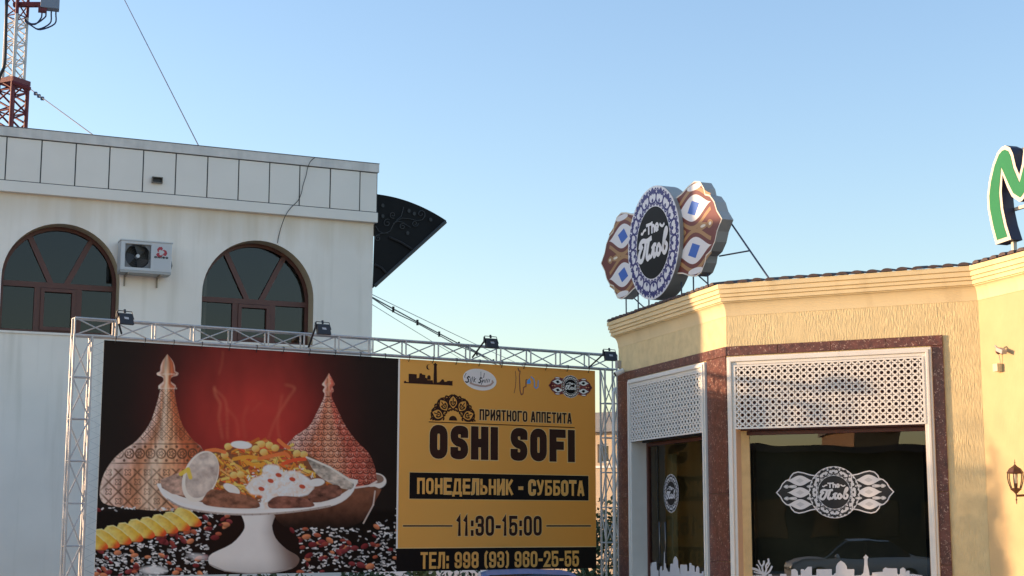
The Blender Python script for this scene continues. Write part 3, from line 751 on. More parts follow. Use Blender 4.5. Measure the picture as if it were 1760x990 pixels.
def lid_right(x, y):
    cx = 1053 + 0 * y; hw = np.interp(y, [105, 150, 165, 180, 205, 280, 340, 400, 450, 500, 560, 600], [3, 25, 10, 20, 14, 50, 82, 145, 180, 198, 208, 208])
    c = copper(x, y, cx - hw, cx + hw, P3(138, 48, 38), P3(92, 28, 24)); c = mixc(c, P3(176, 96, 74), .45 + 0 * x)
    rw = np.floor(y / 24.); xs_ = (x + 14 * (rw % 2)) % 28 - 14; rr_ = np.hypot(xs_, y % 24. - 1); pat = np.clip((1 - sm(np.abs(rr_ - 15), 1.5, 4.)) + .8 * (1 - sm(np.abs(rr_ - 6), 1.5, 3.)), 0, 1) * (y > 205)
    c = mixc(c, P3(60, 22, 18), .75 * pat); c = mixc(c, P3(236, 190, 165), .42 * (1 - pat) * sm(vnoise(x / 6, y / 6, 4), .55, .9))
    return c * (.6 + .75 * vnoise(x / 8, y / 50, 19))[..., None]
ellipse(1260, 575, 45, 34, .1, P3(216, 202, 188))
ellipse(1262, 566, 32, 20, .1, P3(110, 84, 70))
def bowl(x, y): return mixc(P3(104, 62, 44), P3(26, 17, 14), sm(y, 610, 790)) * (.6 + .8 * fbm(x / 26, y / 26, 31))[..., None]
polygon([(790, 690), (900, 640), (1255, 600), (1258, 660), (1225, 725), (1160, 770), (1000, 790), (860, 775)], None, shade=bowl)
stroke([(1256, 620), (1248, 680), (1205, 760)], 3, P3(190, 170, 155), .7)
polygon([(1055, 105), (1074, 140), (1080, 155), (1070, 165), (1076, 182), (1066, 205), (1100, 280), (1130, 340), (1175, 400), (1225, 450), (1250, 500), (1262, 560), (1245, 590), (1040, 610), (830, 520), (885, 400), (965, 340), (1000, 280), (1035, 205), (1028, 182), (1036, 165), (1024, 155), (1036, 138)], None, shade=lid_right)
stroke([(1170, 605), (1230, 596), (1262, 578)], 4, P3(220, 200, 185), .9)
# scattered rice and raisins on the black table
def table_ok(x, y):
    if y < 690: return False
    if 520 < x < 925 and y > 715 + max(0, abs(x - 735) - 75) * 1.05: return False
    if 820 < x < 1260 and y < 780: return False
    if x > 1180 and y < 770: return random.random() < .12
    if x < 500 and y < 850 - .22 * x + 40 and y > 705: return random.random() < .05
    return True
for k in range(2400):
    x = random.uniform(25, 1365); y = random.uniform(690, 1015)
    if not table_ok(x, y): continue
    dens = fbm(np.array([x / 120.]), np.array([y / 70.]), 77)[0]
    if random.random() > (dens * 2.2 - .35): continue
    t = random.gauss(0, .55); L = random.uniform(6, 12); s = random.uniform(.5, .95)
    capsule(x, y, x + L * math.cos(t), y + L * math.sin(t) * .8, random.uniform(2.2, 3.4), P3(214 * s, 206 * s, 198 * s), .95)
for k in range(230):
    x = random.uniform(30, 1360); y = random.uniform(700, 1010)
    if not table_ok(x, y): continue
    a = random.uniform(9, 20); cc = random.choice([(126, 52, 42), (150, 74, 52), (100, 34, 34), (176, 104, 70), (112, 44, 44)])
    cc = P3(*cc); rot = random.gauss(.1, .5)
    ellipse(x, y, a, a * random.uniform(.5, .7), rot, cc, shade=lambda p, q, X, Y, cc=cc: mixc(cc * 1.25, cc * .35, .5 + .55 * (q * .8 + p * .3)))
ellipse(290, 965, 55, 18, .0, P3(205, 198, 190), .85, 8); ellipse(480, 905, 42, 12, .1, P3(200, 192, 186), .6, 8)
# fruit slices
for k in range(9):
    x = 478 - k * 51; y = 742 + k * 12.5 + random.uniform(-4, 4); dx = random.uniform(-6, 6)
    polygon([(x - 100 + dx, y - 26), (x - 84, y - 44), (x - 58, y - 47), (x - 26, y - 30), (x + 4, y - 4), (x + 22, y + 22), (x + 8, y + 36), (x - 30, y + 34), (x - 78, y + 22), (x - 100 + dx, y + 2)], None,
            shade=lambda X, Y, x=x, y=y, k=k: mixc(mixc(P3(232, 206, 118), P3(222, 166, 54), sm(X - .6 * (Y - y), x - 80, x + 5)), P3(196, 70, 36), sm(X + .9 * (Y - y), x - 8, x + 34)) * (.72 + .55 * fbm(X / 15, Y / 15, 50 + k))[..., None])
    stroke([(x - 84, y - 44), (x - 58, y - 47), (x - 26, y - 30), (x + 4, y - 4)], 2.2, P3(242, 228, 160), .75)
    stroke([(x - 100 + dx, y + 3), (x - 78, y + 23), (x - 30, y + 36), (x + 8, y + 38)], 2.4, P3(110, 60, 24), .55)
# pedestal and dish
def ped(x, y):
    c = mixc(P3(206, 194, 182), P3(226, 214, 202), sm(x, 560, 680)); c = mixc(c, P3(96, 74, 64), sm(x, 735 + .25 * np.abs(y - 800), 905 - .3 * (900 - y)))
    return c * (1 - .25 * sm(y, 900, 985))[..., None]
polygon([(668, 715), (812, 715), (806, 770), (822, 825), (868, 872), (915, 900), (925, 925), (895, 958), (800, 978), (700, 980), (600, 968), (540, 945), (528, 918), (545, 892), (630, 850), (680, 795), (686, 760)], None, shade=ped)
stroke([(535, 940), (600, 968), (700, 979), (800, 976), (890, 955)], 2.5, P3(120, 104, 96), .8)
polygon([(308, 590), (330, 640), (400, 685), (520, 712), (720, 726), (900, 712), (1050, 690), (1130, 655), (1168, 600), (1120, 560), (500, 540)], P3(196, 184, 172))
polygon([(318, 585), (400, 640), (560, 680), (720, 690), (900, 680), (1060, 655), (1155, 590), (1060, 520), (900, 440), (560, 440), (420, 540)], P3(104, 62, 40))
stroke(smooth([Vector((a, b, 0)) for a, b in ((310, 592), (345, 640), (420, 678), (560, 702), (720, 708), (900, 697), (1060, 672), (1140, 632), (1166, 596))], 5), 6, P3(226, 216, 206), .95)
stroke(smooth([Vector((a, b, 0)) for a, b in ((350, 655), (420, 692), (560, 716), (720, 722), (900, 710), (1060, 685))], 5), 4, P3(132, 112, 100), .8)
for k in range(520):
    y = random.uniform(405, 640); half = 260 * min(1, (y - 385) / 130.)
    x = random.gauss(745, half * .55)
    if abs(x - 745) > half + 60: continue
    cc = random.choice([(214, 128, 48), (224, 160, 62), (196, 92, 40), (228, 190, 96), (190, 76, 44), (214, 150, 84), (168, 88, 46)])
    L = random.uniform(10, 44); t = random.gauss(.2, .6); s = random.uniform(.7, 1.05)
    capsule(x, y, x + L * math.cos(t), y + L * math.sin(t), random.uniform(4, 7.5), P3(*[min(q * s, 250) for q in cc]), .95)
    capsule(x, y + 6, x + L * math.cos(t), y + L * math.sin(t) + 6, 1.6, P3(90, 44, 26), .6)
for x, y in ((600, 462), (735, 435), (760, 415), (795, 420), (820, 432), (770, 450), (640, 550), (670, 548), (945, 460), (915, 455), (615, 425)):
    ellipse(x, y, 17, 15, 0, None, shade=lambda a, b, X, Y: mixc(P3(240, 214, 130), P3(176, 112, 46), .5 + .5 * (a * .5 + b * .8)))
for pts in ([(640, 480), (700, 470), (760, 478)], [(750, 478), (810, 465), (860, 455), (880, 470)], [(690, 490), (740, 510), (770, 500)], [(855, 500), (900, 485), (950, 480)], [(520, 445), (560, 440), (600, 450)], [(835, 398), (860, 420), (880, 430)]):
    stroke(smooth([Vector((a, b, 0)) for a, b in pts]), 8, P3(*random.choice([(206, 78, 46), (226, 148, 56), (214, 110, 60)])), .95)
ellipse(672, 418, 46, 17, .08, P3(236, 226, 212)); ellipse(672, 414, 36, 10, .08, P3(248, 240, 228))
polygon([(690, 604), (722, 566), (762, 548), (768, 516), (800, 502), (836, 512), (850, 536), (900, 530), (948, 552), (992, 592), (962, 636), (880, 652), (806, 694), (748, 694), (764, 642), (716, 634)], None, soft=5,
        shade=lambda X, Y: mixc(P3(244, 236, 226), P3(206, 176, 150), 1.9 * fbm(X / 15, Y / 12, 71) - .62))
for k in range(170):
    x, y = random.gauss(840, 78), random.gauss(592, 42)
    if not (690 < x < 1000 and 510 < y < 692): continue
    t = random.uniform(0, 3.1); L = random.uniform(5, 11); capsule(x, y, x + L * math.cos(t), y + L * math.sin(t), random.uniform(2, 3.4), P3(*random.choice([(246, 240, 232), (228, 214, 198), (250, 246, 240), (206, 178, 152)])), .85)
for x, y in ((895, 568), (835, 550), (800, 575), (938, 600), (760, 610), (720, 655)): ellipse(x, y, 14, 9, .3, P3(156, 62, 40))
ellipse(1000, 582, 36, 17, -.1, P3(236, 226, 214)); ellipse(630, 610, 40, 18, .5, P3(228, 214, 198))
def meat(tone, sd): return lambda x, y: mixc(P3(*tone), P3(*[q * .45 for q in tone]), 1.6 * fbm(x / 22, y / 16, sd) - .35)
polygon([(318, 570), (400, 540), (440, 600), (420, 640), (370, 632), (325, 605)], None, shade=meat((170, 132, 112), 61))
ellipse(494, 556, 74, 116, .38, P3(206, 190, 172)); ellipse(500, 550, 66, 104, .38, None, shade=lambda a, b, X, Y: mixc(P3(188, 168, 150), P3(128, 108, 98), 1.5 * fbm(X / 26, Y / 26, 62) - .2))
stroke([(408, 545), (440, 525), (450, 560)], 9, P3(214, 176, 66), .9)
polygon([(955, 470), (1000, 485), (1090, 530), (1160, 580), (1150, 612), (1090, 600), (1000, 545)], None, shade=meat((176, 158, 140), 63))
stroke([(957, 472), (1060, 516), (1158, 582)], 4, P3(222, 208, 190), .85)
polygon([(500, 662), (540, 612), (620, 625), (700, 640), (748, 670), (740, 694), (620, 694), (520, 682)], None, shade=meat((134, 84, 62), 64))
polygon([(788, 668), (830, 642), (940, 648), (986, 672), (975, 690), (830, 696), (792, 690)], None, shade=meat((126, 76, 60), 65))
polygon([(962, 640), (1000, 605), (1080, 592), (1106, 606), (1104, 640), (1020, 668), (970, 664)], None, shade=meat((120, 74, 58), 66))
C *= (.96 + .08 * fbm(ZX / 50, ZY / 50, 91))[..., None]
C = np.clip(C, .003, .9)
def print_grid(name, gu, gz, colr, matl, vfun=lambda u, z: 0 * u):
    h, w_ = gu.shape; me = bpy.data.meshes.new(name); gv = vfun(gu, gz)
    co = np.stack([FB.o.x + FB.e.x * gu + FB.n.x * gv, FB.o.y + FB.e.y * gu + FB.n.y * gv, gz], -1).reshape(-1, 3)
    idx = np.arange(h * w_).reshape(h, w_)
    q = np.stack([idx[:-1, :-1], idx[1:, :-1], idx[1:, 1:], idx[:-1, 1:]], -1).reshape(-1, 4)
    me.vertices.add(len(co)); me.vertices.foreach_set('co', co.astype(np.float32).ravel())
    me.loops.add(q.size); me.loops.foreach_set('vertex_index', q.astype(np.int32).ravel())
    me.polygons.add(len(q)); me.polygons.foreach_set('loop_start', np.arange(0, q.size, 4, dtype=np.int32))
    me.update(calc_edges=True); me.validate()
    at = me.color_attributes.new('print', 'FLOAT_COLOR', 'POINT')
    cc = np.ones((len(co), 4), np.float32); cc[:, :3] = colr.reshape(-1, 3); at.data.foreach_set('color', cc.ravel())
    me.materials.append(matl)
    o = bpy.data.objects.new(name, me); COL.objects.link(o); link_child(o, BN); return o
M_print = painted('banner print')
print_grid('food_picture', gu, gz, C, M_print)
gu2, gz2 = np.meshgrid(np.linspace(u_mid + .001, ub1, 60), np.linspace(zb_top, zb_bot, 40))
t = (gu2 - u_mid) / (ub1 - u_mid)
gold = mixc(P3(184, 128, 62, 2.6), P3(180, 116, 52, 2.6), sm(t, .1, 1.)) * (.97 + .06 * fbm(gu2 * 2, gz2 * 2, 8))[..., None]
print_grid('gold_panel', gu2, gz2, gold, M_print)
ob('backing', MB().box(FB, .0, ub1, -.004, -.0015, zb_bot, zb_top), mat('banner back', (.4, .4, .4), .7), BN)

# ---- lettering: a condensed stroke alphabet
def rnd(path, r=.22, n=5, ax=1., az=1.):
    """round the corners marked with a third value"""
    out = []
    for i, p in enumerate(path):
        if len(p) < 3 or i in (0, len(path) - 1): out.append((p[0], p[1])); continue
        a, b, c = Vector(path[i - 1][:2]), Vector(p[:2]), Vector(path[i + 1][:2])
        d1, d2 = (a - b), (c - b); r1 = min(r, d1.length * .5); r2 = min(r, d2.length * .5)
        p0 = b + d1.normalized() * r1; p1 = b + d2.normalized() * r2
        for k in range(n + 1):
            t = k / n; q = p0 * (1 - t) ** 2 + b * 2 * t * (1 - t) + p1 * t * t; out.append((q.x, q.y))
    return out
R_ = 1
LOOP = lambda y0, y1: [(1, (y0 + y1) / 2), (1, y1, R_), (0, y1, R_), (0, y0, R_), (1, y0, R_), (1, (y0 + y1) / 2)]
G = {'П': [[(0, 0), (0, 1), (1, 1), (1, 0)]], 'Р': [[(0, 0), (0, 1), (1, 1, R_), (1, .44, R_), (0, .44)]], 'И': [[(0, 1), (0, 0)], [(1, 1), (1, 0)], [(0, .06), (1, .94)]],
     'Я': [[(1, 0), (1, 1), (0, 1, R_), (0, .46, R_), (1, .46)], [(.5, .46), (0, 0)]], 'Т': [[(0, 1), (1, 1)], [(.5, .95), (.5, 0)]], 'Н': [[(0, 0), (0, 1)], [(1, 0), (1, 1)], [(0, .5), (1, .5)]],
     'О': [LOOP(0, 1)], 'Г': [[(0, 0), (0, 1), (1, 1)]], 'А': [[(0, 0), (.42, 1)], [(.58, 1), (1, 0)], [(.42, 1), (.58, 1)], [(.2, .24), (.8, .24)]], 'Е': [[(1, 1), (0, 1), (0, 0), (1, 0)], [(0, .5), (.85, .5)]],
     'S': [[(1, .86), (1, 1, R_), (0, 1, R_), (0, .54, R_), (1, .46, R_), (1, 0, R_), (0, 0, R_), (0, .14)]], 'I': [[(.5, 0), (.5, 1)]], '1': [[(.0, .84), (.55, 1), (.55, 0)]], 'F': [[(1, 1), (0, 1), (0, 0)], [(0, .5), (.8, .5)]],
     'Д': [[(-.08, -.16), (-.08, 0), (1.08, 0), (1.08, -.16)], [(.1, 0), (.28, 1), (.9, 1), (.9, 0)]], 'Л': [[(-.05, 0), (.14, .02, R_), (.22, 1), (1, 1), (1, 0)]], 'Ь': [[(0, 1), (0, 0), (1, 0, R_), (1, .52, R_), (0, .52)]],
     'Б': [[(.95, 1), (0, 1), (0, 0), (1, 0, R_), (1, .56, R_), (0, .56)]], 'К': [[(0, 0), (0, 1)], [(.95, 1), (.12, .46)], [(.3, .58), (1, 0)]], 'С': [[(1, .77), (1, 1, R_), (0, 1, R_), (0, 0, R_), (1, 0, R_), (1, .23)]],
     'У': [[(0, 1), (.52, .38)], [(1, 1), (.5, .04, R_), (.12, 0)]], '3': [[(0, .76), (0, 1, R_), (1, 1, R_), (1, .53, R_), (.35, .53)], [(.6, .53), (1, .5, R_), (1, 0, R_), (0, 0, R_), (0, .24)]],
     '5': [[(1, 1), (0, 1), (0, .5), (.2, .62, R_), (1, .62, R_), (1, 0, R_), (0, 0, R_), (0, .24)]], '9': [[(1, .44), (0, .44, R_), (0, 1, R_), (1, 1, R_), (1, 0, R_), (0, 0, R_), (0, .22)]],
     '6': [[(1, .78), (1, 1, R_), (0, 1, R_), (0, 0, R_), (1, 0, R_), (1, .56, R_), (0, .56)]], '8': [LOOP(0, .5), LOOP(.5, 1)], '2': [[(0, .74), (0, 1, R_), (1, 1, R_), (1, .6), (0, 0), (1, 0)]],
     '(': [[(.9, 1.03), (.2, .9, R_), (.2, .1, R_), (.9, -.03)]], ')': [[(.1, 1.03), (.8, .9, R_), (.8, .1, R_), (.1, -.03)]], ':': [[(.5, .16), (.5, .0)], [(.5, .72), (.5, .56)]], '-': [[(0, .44), (1, .44)]], '0': [LOOP(0, 1)],
     'C': [[(1, .7), (1, 1, R_), (0, 1, R_), (0, 0, R_), (1, 0, R_), (1, .3)]], 'H': [[(0, 0), (0, 1)], [(1, 0), (1, 1)], [(0, .5), (1, .5)]], 'G': [[(1, .7), (1, 1, R_), (0, 1, R_), (0, 0, R_), (1, 0, R_), (1, .5), (.55, .5)]], 'O': [LOOP(0, 1)]}
WID = {'I': .36, '1': .62, ':': .4, '-': .62, '(': .55, ')': .55, ' ': .45, 'Д': 1.18}
def text_line(F, txt, ul, ur, z0, z1, v, stroke_k, m_fill, m_edge, parent, edge_k=.0, name='lettering', gap=.16, shear=0., dz=.0):
    """fit a word between ul..ur, baseline z0 to cap z1 (dz: rise of the baseline at the right end)"""
    ws = [WID.get(c, 1.) for c in txt]; tot = sum(ws) + gap * (len(txt) - 1) * 1.
    su = (ur - ul) / tot; h = z1 - z0; hw = min(su * .5, h) * stroke_k
    x = ul; fill, edge = MB(), MB(); k = 0
    def flush(fill, edge):
        if not fill.f: return None
        o = ob(name, fill, m_fill, parent)
        if m_edge: ob('outline', edge, m_edge, o)
        return o
    for c, wd_ in zip(txt, ws):
        if c != ' ':
            for path in G[c]:
                closed = (path[0][:2] == path[-1][:2]) and len(path) > 4
                gw = wd_ * su - 2 * hw if c not in 'I:' else 0
                rr = rnd([(p[0] * gw, p[1] * (h - 2 * hw)) + tuple(p[2:]) for p in path], r=min(max(gw, .001), h) * .55)
                pts = [(x + (hw if c not in 'I:' else wd_ * su / 2 - 0) + a + shear * b, z0 + hw + b + dz * (x - ul) / (ur - ul)) for a, b in rr]
                if closed: pts = pts[:-1]
                fill.ribbon(F, pts, hw, v + .002 + .00015 * k, closed, hw * .98)
                if m_edge: edge.ribbon(F, pts, hw + edge_k, v + .0008 + .0001 * k, closed, hw + edge_k)
                k = (k + 1) % 6
        else:
            flush(fill, edge); fill, edge = MB(), MB()
        x += (wd_ + gap) * su
    return flush(fill, edge)
ta_ = text_line_later; M_acink = mat('ac black ink', (.03, .03, .03), .5)
ACT = (ta_, M_acink)
M_ink = mat('dark brown ink', P3(44, 26, 20), .45, spec=.06); M_halo = mat('pale gold ink', P3(226, 182, 122), .45, spec=.25); M_ink2 = mat('black ink', P3(20, 16, 15), .45, spec=.06)
M_goldink = mat('gold ink', P3(190, 134, 68, 2.4), .45, spec=.25); M_whiteink = mat('white ink', P3(205, 196, 186), .45, spec=.25)
text_line(FL, 'CHIGO', ta_[0], ta_[1], ta_[2], ta_[3], .3225, .34, M_acink, None, AC)
hu = lambda x, y: FB.hit(x, y)
def bline(txt, xl, yb, yt, xr, sk, mf, me_, ek, **k):
    u0_, z0_ = hu(xl, yb); z1_ = hu(xl, yt)[1]; u1_ = hu(xr, yb)[0]
    return text_line(FB, txt, u0_, u1_, z0_, z1_, .0, sk, mf, me_, BN, ek, **k)
bline('ПРИЯТНОГО АППЕТИТА', 824, 722, 703, 982.5, .34, M_ink, M_halo, .006)
bline('ОSНI SОFI', 738, 788.2, 729.5, 987, .43, M_ink, M_halo, .009)
bline('11:30-15:00', 784.5, 921.3, 886, 931, .33, M_ink, M_halo, .007, gap=.18)
def brect(name, x0, y0, x1, y1, m_, v=.001, e=None, ek=.0):
    a, z1_ = hu(x0, y0); b, z0_ = hu(x1, y1); z0_ = hu(x0, y1)[1]
    o = ob(name, MB().flat(FB, [(a, z0_), (b, z0_), (b, z1_), (a, z1_)], v), m_, BN)
    if e: ob('outline', MB().flat(FB, [(a - ek, z0_ - ek), (b + ek, z0_ - ek), (b + ek, z1_ + ek), (a - ek, z1_ + ek)], v * .5), e, o)
    return o
brect('day_strip', 704, 811.8, 1011.5, 857.2, M_ink2, .0012, M_halo, .006)
bline('ПОНЕДЕЛЬНИК - СУББОТА', 716.5, 849, 821, 1004, .33, M_goldink, M_halo, .005)
a_, zz_ = hu(681.8, 942.9)
ob('phone_strip', MB().flat(FB, [(u_mid - .004, zb_bot), (ub1, zb_bot), (ub1, zz_), (u_mid - .004, zz_)], .0014), M_ink2, BN)
ob('phone_strip_edge', MB().flat(FB, [(u_mid - .004, zz_), (ub1, zz_), (ub1, zz_ + .010), (u_mid - .004, zz_ + .010)], .0012), M_halo, BN)
ob('panel_edge', MB().flat(FB, [(u_mid - .012, zz_), (u_mid + .012, zz_), (u_mid + .012, zb_top - .002), (u_mid - .012, zb_top - .002)], .0016), M_whiteink, BN)
bline('ТЕЛ: 998 (93) 960-25-55', 722.4, 978.0, 949, 995, .33, M_goldink, M_halo, .004)
brect('rule', 692.5, 902.6, 777.5, 905.2, M_ink, .0012, M_halo, .006); brect('rule', 939, 902.6, 1015.5, 905.2, M_ink, .0012, M_halo, .006)
brect('rule', 737, 724.3, 987.5, 725.8, M_ink, .0012)
# skyline emblem
za = lambda X, Y: hu(640 + X / 11., 590 + Y / 11.)
sk = MB()
for i, q in enumerate(([(595, 715), (630, 710), (640, 730), (685, 735), (685, 575), (838, 585), (838, 660), (880, 655), (892, 570), (930, 565), (945, 590), (1000, 598), (1000, 650), (1035, 665), (1035, 695), (1140, 700), (1150, 760), (1230, 740), (1265, 735), (1290, 715), (1315, 680), (1345, 685), (1365, 730), (1405, 725), (1415, 712), (1465, 708), (1480, 715), (1515, 708), (1515, 800), (595, 752)],
          [(1035, 690), (1037, 630), (1055, 608), (1070, 600), (1085, 608), (1100, 632), (1100, 690)], [(1152, 765), (1165, 420), (1150, 400), (1180, 380), (1190, 365), (1200, 380), (1228, 402), (1215, 425), (1222, 768)])):
    sk.flat(FB, [za(*p) for p in q], .002 + .0003 * i)
mo = [za(1060 + 40 * math.cos(t), 450 + 50 * math.sin(t)) for t in np.linspace(rad(35), rad(300), 14)] + [za(1078 + 32 * math.cos(t), 445 + 44 * math.sin(t)) for t in np.linspace(rad(290), rad(50), 12)]
sk.flat(FB, mo, .002); ob('skyline_emblem', sk, M_ink, BN)
# oval emblem
ze = lambda X, Y: hu(790 + X / 18., 625 + Y / 18.)
def ell(cx, cy, rx, ry, rot, n=40, a0=0., a1=2 * math.pi, f=ze):
    return [f(cx + rx * math.cos(t) * math.cos(rot) - ry * math.sin(t) * math.sin(rot), cy + rx * math.cos(t) * math.sin(rot) + ry * math.sin(t) * math.cos(rot)) for t in np.linspace(a0, a1, n)]
ov = ob('oval_emblem', MB().flat(FB, ell(620, 495, 525, 325, .22)[:-1], .001), M_whiteink, BN)
ob('oval_field', MB().flat(FB, ell(620, 480, 480, 285, .22)[:-1], .0016), mat('grey ink', P3(176, 166, 160), .5), ov)
em = MB()
for i, (q, w_) in enumerate((([(310, 420), (270, 400), (235, 440), (270, 490), (265, 560), (215, 580), (180, 550)], 22), ([(350, 440), (320, 570)], 12), ([(400, 410), (370, 570)], 12), ([(450, 420), (430, 570)], 12), ([(500, 460), (440, 510), (480, 570)], 11), ([(690, 450), (640, 440), (620, 490), (660, 540), (620, 595), (580, 580)], 20), ([(715, 500), (670, 640)], 12), ([(715, 500), (740, 520), (710, 570)], 10), ([(780, 500), (760, 580)], 11), ([(830, 480), (800, 580)], 11), ([(880, 480), (850, 580)], 11), ([(930, 490), (905, 570)], 11), ([(655, 260), (655, 430)], 8), ([(760, 300), (740, 430)], 12), ([(160, 430), (155, 380), (200, 300)], 10))):
    em.ribbon(FB, [ze(*p) for p in q], w_ / 18 * .0066, .0022 + .0001 * (i % 7), cap=.004)
ob('script_lettering', em, M_ink2, ov)
ob('swoosh', MB().ribbon(FB, [ze(*p) for p in ((310, 590), (450, 650), (620, 690), (800, 700), (950, 660), (1030, 580), (1000, 520))], .012, .002), mat('taupe ink', P3(140, 112, 98), .5), ov)
# bird emblem
zd = lambda X, Y: hu(860 + X / 9.78, 620 + Y / 9.78)
bd = MB()
for i, (q, w_) in enumerate((([(295, 120), (310, 170), (330, 175), (320, 260), (325, 400), (330, 500), (350, 570), (380, 555), (390, 450), (430, 430), (430, 330), (450, 310)], .007), ([(250, 170), (262, 300), (250, 450), (230, 545)], .004))):
    bd.ribbon(FB, [zd(*p) for p in q], w_, .0016 + .0004 * i)
be = ob('bird_emblem', bd, mat('brown red ink', P3(96, 44, 34), .5), BN)
bb = MB().flat(FB, [zd(*p) for p in ((445, 390), (450, 330), (495, 295), (500, 340), (515, 350), (500, 385))], .0024).ribbon(FB, [zd(*p) for p in ((510, 265), (560, 310), (575, 370), (570, 440), (600, 465), (630, 440), (635, 330))], .007, .002)
ob('bird_wing', bb, mat('blue ink', P3(52, 116, 160), .5), be)
# half rosette
ro = MB(); rc = hu(778.5, 722.8); RR = (hu(818, 722)[0] - hu(739, 722)[0]) / 2
def pol(r, a): return (rc[0] + RR * r * math.cos(rad(a)), rc[1] + RR * r * math.sin(rad(a)))
kk = 0
for c_a in (18, 54, 90, 126, 162):
    for sg in (-1, 1):
        for q, w_ in (([(.42, 0), (.5, 10), (.66, 17), (.82, 12), (.98, 0)], .030), ([(.98, 2), (.92, 12), (.80, 16), (.9, 18)], .03), ([(.55, 0), (.62, 7), (.72, 8), (.70, 3)], .026), ([(.5, 14), (.62, 18), (.78, 18)], .028), ([(.98, 18), (.9, 13), (.84, 15)], .03), ([(.44, 3), (.40, 10), (.44, 18)], .03)):
            pts = [pol(r, c_a + sg * a) for r, a in q]
            if any(p[1] < rc[1] for p in pts): pts = [(p[0], max(p[1], rc[1] + .002)) for p in pts]
            pts = [(p.x, p.y) for p in smooth([Vector((a, b, 0)) for a, b in pts], 3)]
            ro.ribbon(FB, pts, RR * w_, .0016 + .0001 * (kk % 8)); kk += 1
    ro.ribbon(FB, [pol(.62, c_a), pol(.86, c_a)], RR * .02, .0026)
ro.flat(FB, [pol(.18, a) for a in range(0, 181, 12)], .0018)
ob('rosette', ro, M_ink, BN)
# ties along the top and lacing along the left
for k in range(20):
    u = .12 + (ub1 - .24) * k / 19
    ob('tie', MB().tube([FB.pt(u, .012, zb_top - .035), FB.pt(u, .05, zb_top + .02), FB.pt(u, .05, zt0 + .012), FB.pt(u, -.01, zt0 + .016)], .0045, 5), M_black, BN)
lc = []; zc = zb_top - .02; k = 0
while zc > zb_bot:
    lc.append(FB.pt(uT1 + .012 if k % 2 else -.003, .01, zc)); zc -= .058; k += 1
setp(ob('lacing_cord', MB().tube(lc, .0022, 4), mat('grey cord', (.22, .22, .22), .7)), 'thin zigzag lacing cord between the left truss tower and the banner edge', 'cord')
# ------------------------------------------------------------------ floodlights on the truss
M_lampbody = mat('floodlight casting', (.020, .020, .022), .5); M_label = mat('grey sticker', (.45, .45, .46), .6)
def floodlight(ax, ay, lx_, ly_, label, yaw):
    a = FB.pt(*(lambda h: (h[0], .06, h[1]))(hu(ax, ay))); lu, lz = FB.hit(lx_, ly_, .42)
    b = FB.pt(lu, .42, lz)
    t_ = thing('floodlight', label, 'floodlight', a, 'floodlights on the billboard truss')
    ex = Vector((math.cos(yaw), math.sin(yaw), 0)); F2 = Frame((b.x, b.y), FB.e); F2 = Frame((b.x, b.y), (FB.e.x * math.cos(yaw) - FB.e.y * math.sin(yaw), FB.e.x * math.sin(yaw) + FB.e.y * math.cos(yaw)))
    tilt = .035
    w_, h_ = .088, .062
    def q(u, v, z): return F2.pt(u, v + (-z) * .35, b.z + z)
    hb = MB(); fr_ = [(-w_ * .92, -h_), (w_ * .98, -h_), (w_ * .90, h_), (-w_ * .86, h_)]
    vs = [q(u, .02, z) for u, z in fr_] + [q(u * 1.06, -.03, z * 1.06) for u, z in fr_]
    hb.add(vs, [(0, 1, 2, 3), (7, 6, 5, 4), (0, 4, 5, 1), (1, 5, 6, 2), (2, 6, 7, 3), (3, 7, 4, 0)])
    hs_ = bevel(ob('housing', hb, M_lampbody, t_), .004)
    lb = MB(); lb.add([q(u, .0215, z) for u, z in ((-.02, -.004), (.03, -.006), (.026, .018), (-.024, .02))], [(0, 1, 2, 3)]); ob('sticker', lb, M_label, hs_)
    for k in range(5):
        z = -h_ + .02 + k * .02 * 1.0
    ob('lens', MB().add([q(u * .9, -.0315, z * .9) for u, z in fr_], [(3, 2, 1, 0)]), mat('lamp lens', (.5, .5, .45), .2), t_)
    ob('yoke', MB().tube([q(-w_ * 1.1, 0, .0), q(-w_ * .95, .0, h_ + .03), q(w_ * .93, .0, h_ + .025), q(w_ * 1.08, 0, 0.)], .0055, 5), M_lampbody, t_)
    ob('knob', MB().tube([q(0, 0, h_ + .01), q(0, 0, h_ + .045)], .014, 6), M_lampbody, t_)
    ob('arm', MB().tube([a, q(-w_ * 1.05, -.02, .02), q(-w_ * 1.0, -.0, h_ + .02)], .012, 6), M_lampbody, t_)
floodlight(206, 574, 216, 548, 'black floodlight at the left end of the billboard truss near the first arched window', rad(6))
floodlight(527, 597, 556, 566, 'black floodlight on the truss just right of the second arched window', rad(-2))
floodlight(808, 615, 845, 590, 'black floodlight on the truss standing against open sky', rad(-4))
floodlight(1008, 632, 1049, 612, 'black floodlight at the right end of the truss beside the yellow cornice', rad(-10))

